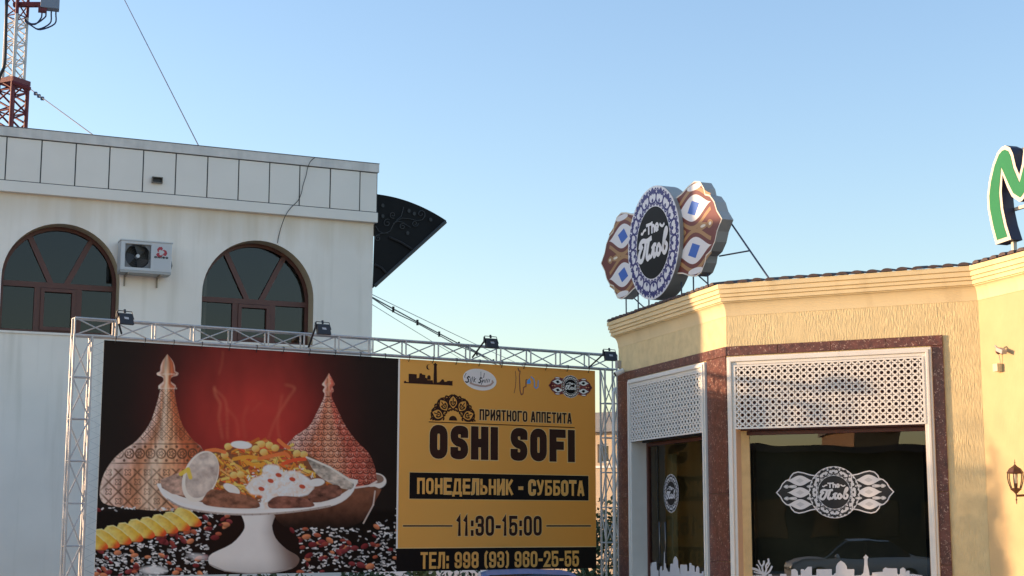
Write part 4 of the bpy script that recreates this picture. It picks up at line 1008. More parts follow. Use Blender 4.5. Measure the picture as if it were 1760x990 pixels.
# ================================================================== the yellow restaurant
uAl = FA.hit(1064.5, 760)[0]; uQ = FR.hit(1689, 700)[0]; uCe = 17.0  # unseen length of the right-hand facade drawn out to bounce sunlight back
P1 = FA.pt(uAl, 0, 0); KK = FR.pt(0, 0, 0); QQ = FR.pt(uQ, 0, 0); SS = FC.pt(uCe, 0, 0)
P0 = P1 - FA.n * 5.; SB = SS - FA.n * 5.5
zc1 = FR.hit(1450, 472.7, .11)[1]; zc0 = FR.hit(1600, 493.5, .075)[1]; zfr = FR.hit(1640, 519, 0)[1]
zbr = FR.hit(1450, 584.8, .02)[1]; zft = FR.hit(1420, 605, .06)[1]; zgb = FR.hit(1420, 733.3, .05)[1]
RB = thing('restaurant_building', 'single storey yellow stucco restaurant with stone framed show windows', 'building', KK)
uFr = FR.hit(1599.5, 600, .06)[0]; uBr = FR.hit(1620.5, 600, .02)[0]; uFl = .012
aFl = FA.hit(1077, 660, .06)[0]; aFr = FA.hit(1208.5, 640, .06)[0]
MW = .085; z_sl = .42
def wall_with_hole(F, u0, u1, h0, h1, z0, z1, mi_name, m_, thick=.25):
    w_ = MB(); w_.prism(F, [(u0, 0), (u1, 0), (u1, zc1 - .02), (u0, zc1 - .02)], -thick, 0, holes=[[(h0, z0), (h1, z0), (h1, z1), (h0, z1)]])
    return ob(mi_name, w_, m_, RB)
# the two show-window walls; mitred at the corner by a hair so that no faces coincide
wall_with_hole(FA, uAl, -.002, aFl + MW, aFr - MW, z_sl, zft - MW, 'wall', M_stucco)
wall_with_hole(FR, .002, uQ, uFl + MW, uFr - MW, z_sl, zft - MW, 'wall', M_stucco)
wc = MB(); wc.box(FC, .0, uCe, -.25, -.001, 0, zc1 - .021); ob('wall', wc, M_cream, RB)
bk = MB()
for a, b in ((SS, SB), (SB, P0), (P0, P1)):
    F_ = Frame(a, (b.x - a.x, b.y - a.y)); bk.box(F_, .26, (Vector((b.x - a.x, b.y - a.y))).length - .26 if b is not P1 else (Vector((b.x - a.x, b.y - a.y))).length - .002, -.25, 0, 0, zc1 - .022)
ob('wall', bk, M_yellow, RB)
rfp = [P1, KK, QQ, SS, SB, P0]
def slab(pts, z0, z1, inset=0.):
    s_ = MB(); n = len(pts); s_.add([(p.x, p.y, z0) for p in pts] + [(p.x, p.y, z1) for p in pts], [tuple(range(n - 1, -1, -1)), tuple(range(n, 2 * n))] + [(i, (i + 1) % n, n + (i + 1) % n, n + i) for i in range(n)]); return s_
ob('roof', slab([p + (Vector((5.5, 16.5, 0)) - p).normalized() * .05 for p in rfp], zc1 - .018, zc1 - .004), M_tile, RB)
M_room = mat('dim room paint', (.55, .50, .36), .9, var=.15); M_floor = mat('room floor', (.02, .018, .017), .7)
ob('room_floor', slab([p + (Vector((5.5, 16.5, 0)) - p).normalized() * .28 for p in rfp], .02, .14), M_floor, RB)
# partition inside: the room behind the corner window is lighter than the dark dining room
F_part = Frame(KK - FA.n * .3 + Vector((.05, .35, 0)), FA.n * -1)
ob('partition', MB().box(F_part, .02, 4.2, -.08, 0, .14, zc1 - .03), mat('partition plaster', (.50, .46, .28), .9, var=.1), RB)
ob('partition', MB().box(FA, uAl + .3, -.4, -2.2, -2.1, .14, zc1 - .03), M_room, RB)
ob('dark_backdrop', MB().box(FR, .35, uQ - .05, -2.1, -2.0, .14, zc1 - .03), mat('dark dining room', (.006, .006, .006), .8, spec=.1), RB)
cA = FR.hit(1284.5, 850, -.35)[0]
ob('inner_column', MB().box(FR, cA - .055, cA + .045, -.42, -.30, .14, zgb + .1), mat('tan column', (.30, .20, .09), .8), RB)
# cornice
prof = [(-.12, zc1), (.11, zc1)]
H_ = zc1 - zc0
for a, b, v0_, v1_ in ((.0, .27, .11, .11), (.33, .55, .10, .10), (.61, .76, .088, .088), (.81, 1., .075, .075)):
    prof += [(v0_, zc1 - a * H_), (v1_, zc1 - b * H_), (v1_ - .018, zc1 - (b + .008) * H_), (v1_ - .018, zc1 - (b + .05) * H_)]
prof = prof[:2] + prof[3:]
for k in range(9):
    t = k / 8; prof.append((.055 * (1 - math.sin(t * math.pi / 2)) + .004, zc0 - .012 - (zc0 - zfr - .012) * (1 - math.cos(t * math.pi / 2))))
prof.append((-.12, zfr))
path = [(p.x, p.y) for p in (P0, P1, KK, QQ, SS)]
ob('cornice', MB().sweep(path, prof), M_yellow, RB)
# edge tiles
def tile_row(F, ua, ub, pitch_):
    n = int((ub - ua) / pitch_)
    me = None
    for k in range(n):
        u = ua + (k + .5) * (ub - ua) / n
        mb = MB(); vs = []; m_ = 7
        for v, zz, r in ((.125, 0, .050), (-.30, .06, .046)):
            for j in range(m_ + 1):
                a = math.pi * j / m_; vs.append((r * math.cos(a) * 1.15, -v, zz + r * .62 * math.sin(a)))
        c = m_ + 1
        if me is None:
            mb.add(vs, [(j, j + 1, c + j + 1, c + j) for j in range(m_)] + [tuple(range(m_, -1, -1))])
            me = bpy.data.meshes.new('roof_tile'); me.from_pydata(mb.v, [], mb.f); me.materials.append(M_tile); me.update()
        o = bpy.data.objects.new('roof_tile', me); COL.objects.link(o); link_child(o, RB)
        p = F.pt(u, 0, zc1 + random.uniform(.001, .006))
        o.matrix_basis = Matrix.Translation(p) @ Matrix.Rotation(math.atan2(F.e.y, F.e.x) + random.uniform(-.05, .05), 4, 'Z') @ Matrix.Rotation(random.uniform(-.03, .03), 4, 'X')
tile_row(FA, uAl - .08, -.02, .125); tile_row(FR, .0, uQ - .02, .15); tile_row(FC, .1, 3.2, .14)
# granite cladding slabs
def stone(F, u0, u1, z0, z1, v=.02): bevel(ob('stone_slab', MB().box(F, u0, u1, .0012, v, z0, z1), M_granite, RB), .003, 1)
z_steps = [.14, .78, 1.5, 2.2, zbr - .10]
for F, a, b in ((FA, uAl + .004, aFl + .012), (FA, aFr - .012, -.004), (FR, uFr - .012, uBr)):
    for z0_, z1_ in zip(z_steps, z_steps[1:]): stone(F, a, b, z0_ + .0015, z1_ - .0015)
top0 = zbr - .098
for F, a, b, n in ((FA, uAl + .004, .016, 3), (FR, .0, uBr, 4)):
    for k in range(n): stone(F, a + (b - a) * k / n + (.0012 if k else 0), a + (b - a) * (k + 1) / n - .0012, top0, zbr)
stone(FA, aFl + .012, aFr - .012, .14, z_sl - .02); stone(FR, uFl + .02, uFr - .012, .14, z_sl - .02)
# mouldings round the show windows
def moulding(F, a, b, zt):
    r_ = None
    for i, (o0, o1, v) in enumerate(((0, .022, .048), (.022, .052, .064), (.052, MW, .044))):
        pts = [(a + o0, z_sl), (a + o1, z_sl), (a + o1, zt - o1), (b - o1, zt - o1), (b - o1, z_sl), (b - o0, z_sl), (b - o0, zt - o0), (a + o0, zt - o0)]
        o = ob('window_surround' if i == 0 else 'moulding_band', MB().prism(F, pts, .0015, v), M_frame, RB if r_ is None else r_)
        bevel(o, .005); r_ = r_ or o
    return r_
moulding(FA, aFl, aFr, zft); moulding(FR, uFl, uFr, zft)
# pierced screens: octagon holes with little crosses between them
def screen(F, a, b, z0, z1, nc, nr, v0, v1):
    mb = MB(); cu, cz = (b - a) / nc, (z1 - z0) / nr; w_, l_, R = .068, .32, .30
    oct_ = [(R * math.cos(rad(22.5 + 45 * k)), R * math.sin(rad(22.5 + 45 * k))) for k in range(8)]
    q = []
    for k in range(4):
        c, s = math.cos(rad(90 * k)), math.sin(rad(90 * k))
        for x, y in ((.5, -.5 + l_), (.5 - w_, -.5 + l_), (.5 - w_, -.5 + w_), (.5 - l_, -.5 + w_), (.5 - l_, -.5)):
            x, y = (x, -y); q.append((x * c - y * s, x * s + y * c))
    # full cell centred on an octagon; the field starts half a cell in, so the edge shows half octagons
    def clip_cell(i, j):
        return (i, j)
    tri = tessellate_polygon([[Vector((x, y, 0)) for x, y in q], [Vector((x, y, 0)) for x, y in oct_]])
    flat = q + oct_
    lim = lambda u, z: (min(max(u, a), b), min(max(z, z0), z1))
    for i in range(nc + 1):
        for j in range(nr + 1):
            c0, c1 = a + i * cu, z0 + j * cz
            pts = [lim(c0 + x * cu, c1 + y * cz) for x, y in flat]
            n = len(pts); vs = [F.pt(u, v1, z) for u, z in pts] + [F.pt(u, v0, z) for u, z in pts]; fs = []
            for t_ in tri:
                p = [pts[k] for k in t_]
                if abs((p[1][0] - p[0][0]) * (p[2][1] - p[0][1]) - (p[2][0] - p[0][0]) * (p[1][1] - p[0][1])) > 1e-9: fs.append(tuple(t_))
            for loop in (list(range(8)), ):
                for k in range(8):
                    i0, i1 = len(q) + k, len(q) + (k + 1) % 8
                    if pts[i0] != pts[i1]: fs.append((i0, i1, n + i1, n + i0))
            for k in range(4):
                for d_ in range(4):
                    i0, i1 = k * 5 + d_, k * 5 + d_ + 1
                    if pts[i0] != pts[i1]: fs.append((i0, i1, n + i1, n + i0))
            mb.add(vs, fs)
    return mb
def show_window(F, a, b, nc, decals, label):
    ga, gb = a + MW - .01, b - MW + .01
    gz1 = zft - MW - .004
    gr = ob('pierced_screen', screen(F, ga + .02, gb - .02, zgb + .018, gz1 - .018, nc, 10, .040, .050), M_frame, RB)
    ed = MB(); ed.prism(F, [(ga, zgb), (gb, zgb), (gb, gz1), (ga, gz1)], .026, .054, holes=[[(ga + .02, zgb + .018), (gb - .02, zgb + .018), (gb - .02, gz1 - .018), (ga + .02, gz1 - .018)]])
    ob('screen_border', ed, M_frame, gr)
    ob('screen_back', MB().box(F, ga + .012, gb - .012, -.12, -.10, zgb - .010, gz1 - .002), M_wood if F is FR else M_black, gr)  # black behind the corner screen stands in for deep shade in its holes
    # jamb linings
    ha, hb = a + MW, b - MW
    ob('jamb', MB().box(F, ha - .012, ha + .002, -.19, .043, z_sl, zgb - .002), M_jamb if F is FR else M_frame, RB)
    ob('jamb', MB().box(F, hb - .002, hb + .012, -.19, .043, z_sl, zgb - .002), M_jamb if F is FR else M_frame, RB)
    fw = .045
    fr_ = MB(); fr_.prism(F, [(ha + .002, z_sl), (hb - .002, z_sl), (hb - .002, zgb - .012), (ha + .002, zgb - .012)], -.20, -.15, holes=[[(ha + fw, z_sl + fw), (hb - fw, z_sl + fw), (hb - fw, zgb - fw - .01), (ha + fw, zgb - fw - .01)]])
    w_ = bevel(ob('show_window', fr_, M_wood, RB), .004)
    ob('pane', MB().flat(F, [(ha + fw - .01, z_sl + fw - .01), (hb - fw + .01, z_sl + fw - .01), (hb - fw + .01, zgb - fw), (ha + fw - .01, zgb - fw)], -.172), M_glassR if F is FR else M_glassA, w_)
    return w_
WR = show_window(FR, uFl, uFr, 29, None, '')
WA = show_window(FA, aFl, aFr, 24, None, '')
# pull handles on the glazed door in the corner window
for x_ in (1133.5, 1143.5):
    ua_, za_ = FA.hit(x_, 897, -.13); ub_, zb_ = FA.hit(x_ + .6, 968, -.13)
    hd = ob('door_handle', MB().tube([FA.pt(ua_, -.13, za_), FA.pt(ua_, -.13, zb_)], .011, 8), mat('handle steel', (.16, .15, .14), .3, .8), WA, True)
ob('door_stile', MB().box(FA, FA.hit(1131, 850, -.165)[0] - .004, FA.hit(1131, 850, -.165)[0] + .004, -.169, -.160, z_sl + .05, zgb - .06), M_black, WA)
for xa_, xb_, vv_, cc_ in ((1126, 1133, -.42, (.85, .80, .70)), (1140, 1156, -.50, (.55, .50, .28))):
    ua_, ub_ = FA.hit(xa_, 860, vv_)[0], FA.hit(xb_, 860, vv_)[0]
    ob('inner_post', MB().box(FA, ua_, ub_, vv_ - .06, vv_, .14, FA.hit(xa_, 782, vv_)[1]), mat('inner post %d' % xa_, cc_, .7), RB)
# white downpipe on the corner
dp = MB(); dpp = P1 + FA.n * .05 - FA.e * .06
dp.tube([(dpp.x, dpp.y, .0), (dpp.x, dpp.y, zft - .12), (dpp.x + .03, dpp.y + .06, zft - .06)], .022, 10)
ob('downpipe', dp, M_frame, RB, True)

# ------------------------------------------------------------------ emblem artwork (flat print): disc with floral ring, two patterned wings
lz_ = lambda X, Y: ((X - 862) / 365., (470 - Y) / 372.)
WING = [(.70, .64), (.95, .68), (1.2, .76), (1.42, .80), (1.60, .755), (1.73, .62), (1.77, .51), (1.93, .46), (2.07, .33), (2.15, .17), (2.31, 0.)]
def emblem(F, cu, cz, R, v, vd, parent, pal, rows=3, n_lily=12, sep=False):
    T = lambda p: (cu + R * p[0], cz + R * p[1])
    out = []
    for sx in (-1, 1):
        TW = lambda p, sx=sx: T((sx * p[0], p[1]))
        wg = WING + [(x, -y) for x, y in reversed(WING[:-1])]
        base = ob('wing_print', MB().flat(F, [TW(p) for p in wg], v), pal['wing'], parent); out.append(base)
        og, di, ta, wh, edge, band = MB(), MB(), MB(), MB(), MB(), MB(); k = 0
        def put(nm, mb_, key):
            if sep: ob(nm, mb_, pal[key], base); return MB()
            return mb_
        ys = (-.46, 0, .46) if rows == 3 else (-.36, .36)
        hh = .20 if rows == 3 else .225; hl = .52 if rows == 3 else .60
        for yy in ys:
            c = 1.36; q = []
            for t in np.linspace(-1, 1, 21): q.append((c + t * hl, yy + hh * (math.cos(t * math.pi) * .5 + .5) ** .8))
            q2 = [(x, 2 * yy - y) for x, y in reversed(q[1:-1])]
            og.flat(F, [TW(p) for p in q + q2], v + .0020 + .0001 * k); og = put('ogee', og, 'ogee')
            if rows == 2:
                for sg in (-1, 1):
                    band.ribbon(F, [TW((c + (x - c) * 1.08, yy + sg * ((y - yy) * 1.06 + .095))) for x, y in q[1:-1]], R * .034, v + .0011 + .0001 * k + .0002 * sg); band = put('wave_band', band, 'tan')
            sl = .05 if rows == 2 else 0; dw, dh = (.17, .095) if rows == 3 else (.21, .135)
            di.flat(F, [TW(p) for p in ((c - dw, yy - sl), (c - sl, yy + dh), (c + dw, yy + sl), (c + sl, yy - dh))], v + .0026 + .0001 * k); di = put('diamond', di, 'diamond')
            k += 1
        if rows == 2:
            for yy in (-.71, .71):
                tw_ = [(1.40 + .26 * math.cos(t), yy + .055 * math.sin(t)) for t in np.linspace(0, 2 * math.pi, 17)[:-1]]
                og.flat(F, [TW(p) for p in tw_], v + .0021); og = put('ogee', og, 'ogee')
        mids = [(a + b) / 2 for a, b in zip(ys, ys[1:])] + [ys[0] - .36, ys[-1] + .36]
        for yy in mids:
            for c, w_, h_ in ((.93, .16, .075), (1.68, .20, .06), (1.92, .10, .07) if abs(yy) < .3 else (1.62, .07, .05)):
                if abs(yy) + h_ > np.interp(c, [p[0] for p in WING], [p[1] for p in WING]) - .02: continue
                q = [TW((c + w_ * math.cos(t), yy + h_ * math.sin(t) * (1 - .35 * math.cos(t)))) for t in np.linspace(0, 2 * math.pi, 17)[:-1]]
                ta.flat(F, q, v + .0016); ta = put('petal', ta, 'tan')
                q = [TW((c + w_ * .45 * math.cos(t), yy + h_ * .42 * math.sin(t))) for t in np.linspace(0, 2 * math.pi, 13)[:-1]]
                wh.flat(F, q, v + .0024); wh = put('seed', wh, 'seed')
        edge.ribbon(F, [TW(p) for p in wg], R * pal.get('edge_w', .02), v + .003, True)
        for nm, mb_, key in (('ogee', og, 'ogee'), ('diamond', di, 'diamond'), ('petal', ta, 'tan'), ('seed', wh, 'seed'), ('wave_band', band, 'tan'), ('border', edge, 'edge')):
            if mb_.f:
                o_ = ob(nm, mb_, pal[key], base)
                if nm != 'border': o_['kind'] = 'stuff'
    disc = ob('disc_print', MB().flat(F, [T((math.cos(t), math.sin(t))) for t in np.linspace(0, 2 * math.pi, 73)[:-1]], vd), pal['plate'], parent); out.append(disc)
    ring = MB(); nper = n_lily // 2; Pz = lambda r, a: T((r * math.cos(a), r * math.sin(a)))
    for ph in (0, 1):
        pts = [Pz(.80 + .105 * math.cos(nper * 2 * math.pi * j / 240 + ph * math.pi) * (1 if True else 0), math.pi / 2 + 2 * math.pi * j / 240 + .05 * math.sin(2 * nper * 2 * math.pi * j / 240)) for j in range(240)]
        ring.ribbon(F, pts, R * .020, vd + .0011 + .0002 * ph, True)
    for i in range(2 * nper):
        a = math.pi / 2 + math.pi * i / nper; pw = math.pi / nper
        def leaf(r0, r1, a0, w_, vv):
            q = []
            for t in np.linspace(0, 1, 7): q.append((r0 + (r1 - r0) * t, a0 + w_ * math.sin(math.pi * t ** .8)))
            q += [(r, 2 * a0 - aa) for r, aa in reversed(q[1:-1])]
            ring.flat(F, [Pz(r, aa) for r, aa in q], vv)
        leaf(.86, .985, a, pw * .20, vd + .0016); leaf(.86, .945, a + pw * .27, pw * .15, vd + .0017); leaf(.86, .945, a - pw * .27, pw * .15, vd + .0018)
        leaf(.715, .79, a, pw * .14, vd + .0019)
        for sg in (-1, 1):
            q = [(.86, .10), (.885, .32), (.93, .44), (.955, .36), (.935, .28)]
            pp = smooth([Vector(Pz(r, a + sg * t * pw) + (0,)) for r, t in q], 3); ring.ribbon(F, [(p.x, p.y) for p in pp], R * .013, vd + .0014 + .00007 * sg)
            q = [(.70, .05), (.66, .22), (.675, .38), (.715, .40)]
            pp = smooth([Vector(Pz(r, a + pw * .5 + sg * t * pw) + (0,)) for r, t in q], 3); ring.ribbon(F, [(p.x, p.y) for p in pp], R * .012, vd + .0013 + .00007 * sg)
    rg = ob('floral_ring', ring, pal['motif'], disc); rg['kind'] = 'stuff'
    core = ob('name_disc', MB().flat(F, [T((.635 * math.cos(t), .635 * math.sin(t))) for t in np.linspace(0, 2 * math.pi, 57)[:-1]], vd + .002), pal['core'], disc)
    tx = MB(); sk_ = .030
    for i, (pts, w_, smo) in enumerate((([(775, 342), (838, 342)], .9, 0), ([(806, 342), (806, 402)], .9, 0), ([(852, 334), (852, 402)], .9, 0), ([(852, 376), (862, 360), (878, 360), (886, 375), (886, 402)], .9, 1),
            ([(904, 380), (938, 380), (934, 362), (920, 355), (905, 364), (902, 384), (914, 399), (936, 394)], .85, 1), ([(700, 384), (716, 388), (738, 372), (762, 368)], .8, 1), ([(964, 366), (985, 380), (1003, 384), (1022, 374)], .8, 1),
            ([(712, 470), (690, 490), (664, 525), (668, 560), (700, 568), (728, 540), (752, 490), (764, 446)], 1.5, 1), ([(672, 480), (684, 450), (720, 436), (775, 446), (842, 436)], 1.45, 1), ([(806, 450), (786, 500), (774, 545), (790, 566), (816, 548)], 1.5, 1),
            ([(816, 560), (842, 552), (866, 510), (878, 490)], 1.3, 1), ([(878, 490), (872, 530), (880, 562), (902, 550)], 1.4, 1), ([(850, 505), (880, 486), (905, 490)], 1.1, 1),
            ([(945, 494), (922, 512), (918, 545), (938, 562), (960, 545), (964, 515), (946, 494)], 1.3, 1), ([(964, 530), (990, 530), (1020, 485), (1058, 432), (1052, 408), (1030, 430), (1008, 500), (1004, 545), (1026, 562), (1050, 542), (1056, 515), (1038, 500)], 1.35, 1))):
        q = [lz_(*p) for p in pts]
        if smo: q = [(p.x, p.y) for p in smooth([Vector((a, b, 0)) for a, b in q], 4)]
        tx.ribbon(F, [T(p) for p in q], R * sk_ * w_, vd + .0036 + .00012 * i, cap=R * .015)
    ob('lettering', tx, pal['text'], core)
    return out

bu_, bz_ = FB.hit(980.6, 664.5); bR_ = (FB.hit(980.6, 645.3)[1] - FB.hit(980.6, 684)[1]) / 2
bp = dict(wing=mat('emblem maroon', P3(70, 30, 28), .5, spec=.06), ogee=M_whiteink, diamond=M_ink2, tan=mat('emblem red', P3(112, 46, 40), .5), seed=M_halo, edge=mat('emblem red', P3(112, 46, 40), .5), edge_w=.02, plate=M_whiteink, motif=M_ink, core=M_ink2, text=M_whiteink)
emblem(FB, bu_, bz_, bR_, .0012, .0018, BN, bp, rows=2, n_lily=12, sep=False)

# ------------------------------------------------------------------ rooftop sign
su, sz = FA.hit(1129, 417.5, -.30); sp_ = FA.pt(su, -.30, 0)
_d = direction(-21.5); FS = Frame(sp_, (-_d[0], -_d[1]))
RS = (FS.hit(1131, 320)[1] - FS.hit(1126, 516)[1]) / 2
SG = thing('rooftop_sign', 'round rooftop sign with blue floral ring and two patterned wings on steel legs', 'sign', FS.pt(0, 0, zc1))
M_rim = mat('sign side panel', (.40, .375, .345), .55, var=.04)
def wing_body(sx):
    wg = WING + [(x, -y) for x, y in reversed(WING[:-1])]
    return MB().prism(FS, [(sx * x * RS, sz + y * RS) for x, y in wg], -.15, -.002)
bw = ob('sign_body', MB().prism(FS, [(RS * math.cos(t), sz + RS * math.sin(t)) for t in np.linspace(0, 2 * math.pi, 73)[:-1]], -.155, .048), M_rim, SG)
for sx in (-1, 1): ob('wing_body', wing_body(sx), M_rim, SG)
pal = dict(wing=mat('ikat dark red', (.16, .030, .022), .4), ogee=mat('sign white', (.74, .74, .74), .4), diamond=mat('sign blue', (.02, .13, .50), .4), tan=mat('ikat tan', (.40, .22, .09), .4), seed=mat('sign cream', (.72, .66, .55), .4), edge=mat('sign cream', (.72, .66, .55), .4), edge_w=.012,
           plate=mat('sign face white', (.74, .75, .78), .4), motif=mat('cobalt', (.016, .018, .16), .4), core=mat('sign black', (.010, .011, .011), .5, spec=.15), text=mat('sign letters', (.78, .78, .78), .4))
emblem(FS, 0, sz, RS, .0, .052, SG, pal, rows=2, n_lily=18, sep=True)
M_leg = mat('sign leg steel', (.05, .06, .10), .5, .3)
for uu, back in ((-1.55, 1), (-1.05, 0), (-.62, 1), (.62, 0), (1.05, 1), (1.55, 0)):
    zb_ = sz - np.interp(abs(uu), [0, .7, 1.45, 1.75], [1, .68, .78, .55]) * RS
    rod('leg', FS.pt(uu * RS, -.10, zc1 - .02), FS.pt(uu * RS, -.10, zb_ + .05), .009, M_leg, SG, 6)
    if back: rod('stay', FS.pt(uu * RS, -.12, zb_ + .04), FS.pt(uu * RS + .10, -.62, zc1 + .02), .008, M_leg, SG, 6)
tipb = FS.pt(2.1 * RS, -.18, sz + .02); foot = FR.hit(1331, 476, -.5); footp = FR.pt(foot[0], -.5, zc1 + .03)
rod('stay', tipb, footp, .010, M_leg, SG, 6); rod('stay', FS.pt(1.75 * RS, -.18, sz - .5 * RS), tipb.lerp(footp, .47), .009, M_leg, SG, 6)

# ------------------------------------------------------------------ green channel letter at the right edge
FMg = Frame(FC.pt(0, -.25, 0), FC.e)
hm = lambda x, y: FMg.hit(x, y)
LT = thing('channel_letter', 'big green channel letter with cream outline on the roof at the right edge', 'sign letter', FMg.pt(hm(1720, 420)[0], 0, zc1))
outer_px = [(1711.5, 420.5), (1704, 392), (1698, 362), (1696.6, 338), (1699.5, 312), (1706, 283), (1714, 262), (1721, 253), (1728, 250), (1736, 253.5), (1741, 264), (1745.8, 285)]
inner_px = [(1738, 411.5), (1730, 386), (1724, 358), (1721.5, 330), (1722.8, 300), (1731, 322), (1739, 338), (1749, 345)]
ol = [hm(*p) for p in outer_px]; il = [hm(*p) for p in inner_px]
um = hm(1752, 300)[0]                              # middle of the letter: the right half lies outside the picture
vtop = hm(1745.8, 285)
half = ol
mir = lambda p: (2 * um - p[0], p[1])
left = ol                                             # from the left foot up and over to the valley
lout = left + [(um, vtop[1] - .10)] + [mir(p) for p in reversed(left)]
lin_ = [mir(p) for p in il[:-1]] + [(um + .02, il[-1][1] - .015), (um - .02, il[-1][1] - .015)] + list(reversed(il[:-1]))
letter = lout + lin_
# thin neighbouring vertices that would cross
M_green = mat('sign green', (.006, .20, .075), .5, var=.05, spec=.15); M_creamL = mat('letter cream', (.70, .62, .50), .45); M_ret = mat('letter return', (.035, .03, .05), .5)
ob('letter_body', MB().prism(FMg, letter, -.13, -.002), M_ret, LT)
ob('letter_face', MB().flat(FMg, letter, .0), M_creamL, LT)
def inset(poly, d):
    n = len(poly); A_ = sum(poly[i][0] * poly[(i + 1) % n][1] - poly[(i + 1) % n][0] * poly[i][1] for i in range(n)); sg = 1 if A_ > 0 else -1; out = []
    for i in range(n):
        a, b, c = Vector(poly[i - 1]), Vector(poly[i]), Vector(poly[(i + 1) % n])
        d1, d2 = (b - a).normalized(), (c - b).normalized(); n1, n2 = Vector((-d1.y, d1.x)) * sg, Vector((-d2.y, d2.x)) * sg
        mm = (n1 + n2); mm = mm.normalized() if mm.length > 1e-3 else n1
        q = b + mm * d / max(mm.dot(n1), .5); out.append((q.x, q.y))
    return out
ob('letter_inlay', MB().flat(FMg, inset(letter, .040), .004), M_green, LT)
pu = hm(1731, 425)[0]
ob('post', MB().box(FMg, pu - .018, pu + .018, -.10, -.06, zc1 + .0, hm(1731, 413)[1]), M_creamL, LT)
ob('rail', MB().box(FMg, pu - .1, pu + 1.1, -.16, -.131, hm(1745, 345)[1] - .05, hm(1745, 345)[1] - .02), M_creamL, LT)
ob('rail', MB().box(FMg, pu - .05, pu + 1.1, -.16, -.131, hm(1752, 252)[1], hm(1752, 252)[1] + .03), M_creamL, LT)

# ------------------------------------------------------------------ window decals
M_vinyl = mat('white vinyl', (.66, .65, .65), .5); M_cut = mat('vinyl cutout', (.006, .006, .006), .6); M_grey = mat('grey vinyl', (.50, .50, .50), .5)
vinyl = dict(wing=M_cut, ogee=M_vinyl, diamond=M_grey, tan=M_grey, seed=M_vinyl, edge=M_vinyl, plate=M_vinyl, motif=M_cut, core=M_cut, text=M_vinyl, edge_w=.022)
eu, ez = FR.hit(1433.5, 846, -.166); eR = (FR.hit(1477, 846, -.166)[0] - FR.hit(1390, 846, -.166)[0]) / 2
emblem(FR, eu, ez, eR, -.1700, -.1690, WR, vinyl, rows=3, n_lily=12)
eu, ez = FA.hit(1153, 848, -.166); eRa = (FA.hit(1153, 815, -.166)[1] - FA.hit(1153, 881, -.166)[1]) / 2
dk = dict(vinyl)
T_ = emblem  # the door carries only the round part
def round_emblem(F, cu, cz, R, vd, parent):
    before = set(parent.children); r_ = emblem(F, cu, cz, R, vd - .001, vd, parent, dk, rows=3, n_lily=12)
    for o in r_[:2]:
        for c in list(o.children): bpy.data.objects.remove(c)
        bpy.data.objects.remove(o)
round_emblem(FA, eu, ez, eRa, -.1690, WA)
def decal(F, mk, polys, v, parent):
    mb = MB()
    for i, q in enumerate(polys): mb.flat(F, [F.hit(*mk(*p), v) for p in q], v + .0002 * i)
    return ob('skyline_decal', mb, M_vinyl, parent)
zr = lambda X, Y: (1280 + X / 5.5, 930 + Y / 5.5)
B_ = 420
decal(FR, zr, [[(60, B_), (60, 325), (110, 325), (110, 318), (220, 330), (225, 312), (255, 312), (255, 330), (335, 330), (335, 310), (395, 310), (395, 330), (440, 330), (440, 270), (475, 262), (500, 285), (505, 322), (530, 322), (530, 265), (560, 265), (560, 280), (585, 255), (595, 242), (635, 242), (635, 322), (678, 322), (678, 265), (823, 265), (823, 322), (845, 318), (845, 308), (862, 300), (862, 240), (875, 212), (910, 184), (945, 208), (965, 240), (968, 265), (1035, 265), (1035, 328), (1100, 322), (1122, 300), (1130, 220), (1130, 165), (1120, 152), (1135, 140), (1145, 125), (1155, 140), (1170, 152), (1160, 168), (1162, 225), (1178, 300), (1180, 326), (1205, 326), (1205, 298), (1262, 292), (1305, 290), (1305, 268), (1330, 248), (1350, 256), (1440, 258), (1442, 300), (1452, 318), (1468, 310), (1468, 265), (1495, 248), (1520, 265), (1522, 300), (1530, 280), (1558, 280), (1560, 310), (1600, 312), (1680, 325), (1680, B_)]], -.170, WR)
tb = MB()
for i, (q, w_) in enumerate((([(180, 420), (178, 330), (160, 300), (110, 270), (60, 255), (45, 232)], .013), ([(178, 330), (170, 280), (165, 240), (180, 215), (182, 185)], .010), ([(180, 320), (205, 270), (200, 230), (225, 200), (222, 165)], .010), ([(182, 325), (230, 290), (250, 255), (258, 235)], .010), ([(150, 290), (130, 240), (110, 220)], .007), ([(168, 250), (140, 210), (130, 180)], .007), ([(195, 260), (215, 250), (240, 205)], .006), ([(165, 310), (120, 300), (85, 290)], .007))):
    u_ = [FR.hit(*zr(*p), -.17) for p in q]; u_ = [(p.x, p.y) for p in smooth([Vector((a, b, 0)) for a, b in u_], 3)]
    tb.ribbon(FR, u_, w_, -.1696 + .0001 * i)
ob('tree_decal', tb, M_vinyl, WR)
za2 = lambda X, Y: (1080 + X / 11., 930 + Y / 11.)
decal(FA, za2, [[(200, 900), (225, 560), (262, 535), (265, 490), (340, 468), (345, 425), (370, 415), (385, 375), (398, 368), (412, 385), (420, 415), (425, 490), (442, 405), (530, 390), (540, 540), (560, 560), (590, 545), (605, 480), (635, 475), (640, 560), (668, 545), (675, 240), (668, 225), (680, 210), (688, 175), (697, 212), (708, 225), (700, 245), (712, 490), (750, 575), (785, 582), (792, 430), (845, 425), (850, 350), (870, 300), (890, 285), (915, 310), (938, 370), (945, 500), (965, 520), (978, 640), (980, 445), (1110, 445), (1115, 570), (1148, 565), (1152, 415), (1188, 415), (1200, 455), (1250, 468), (1255, 580), (1278, 580), (1280, 510), (1300, 475), (1320, 475), (1342, 510), (1345, 610), (1388, 610), (1390, 570), (1425, 570), (1425, 900)]], -.170, WA)

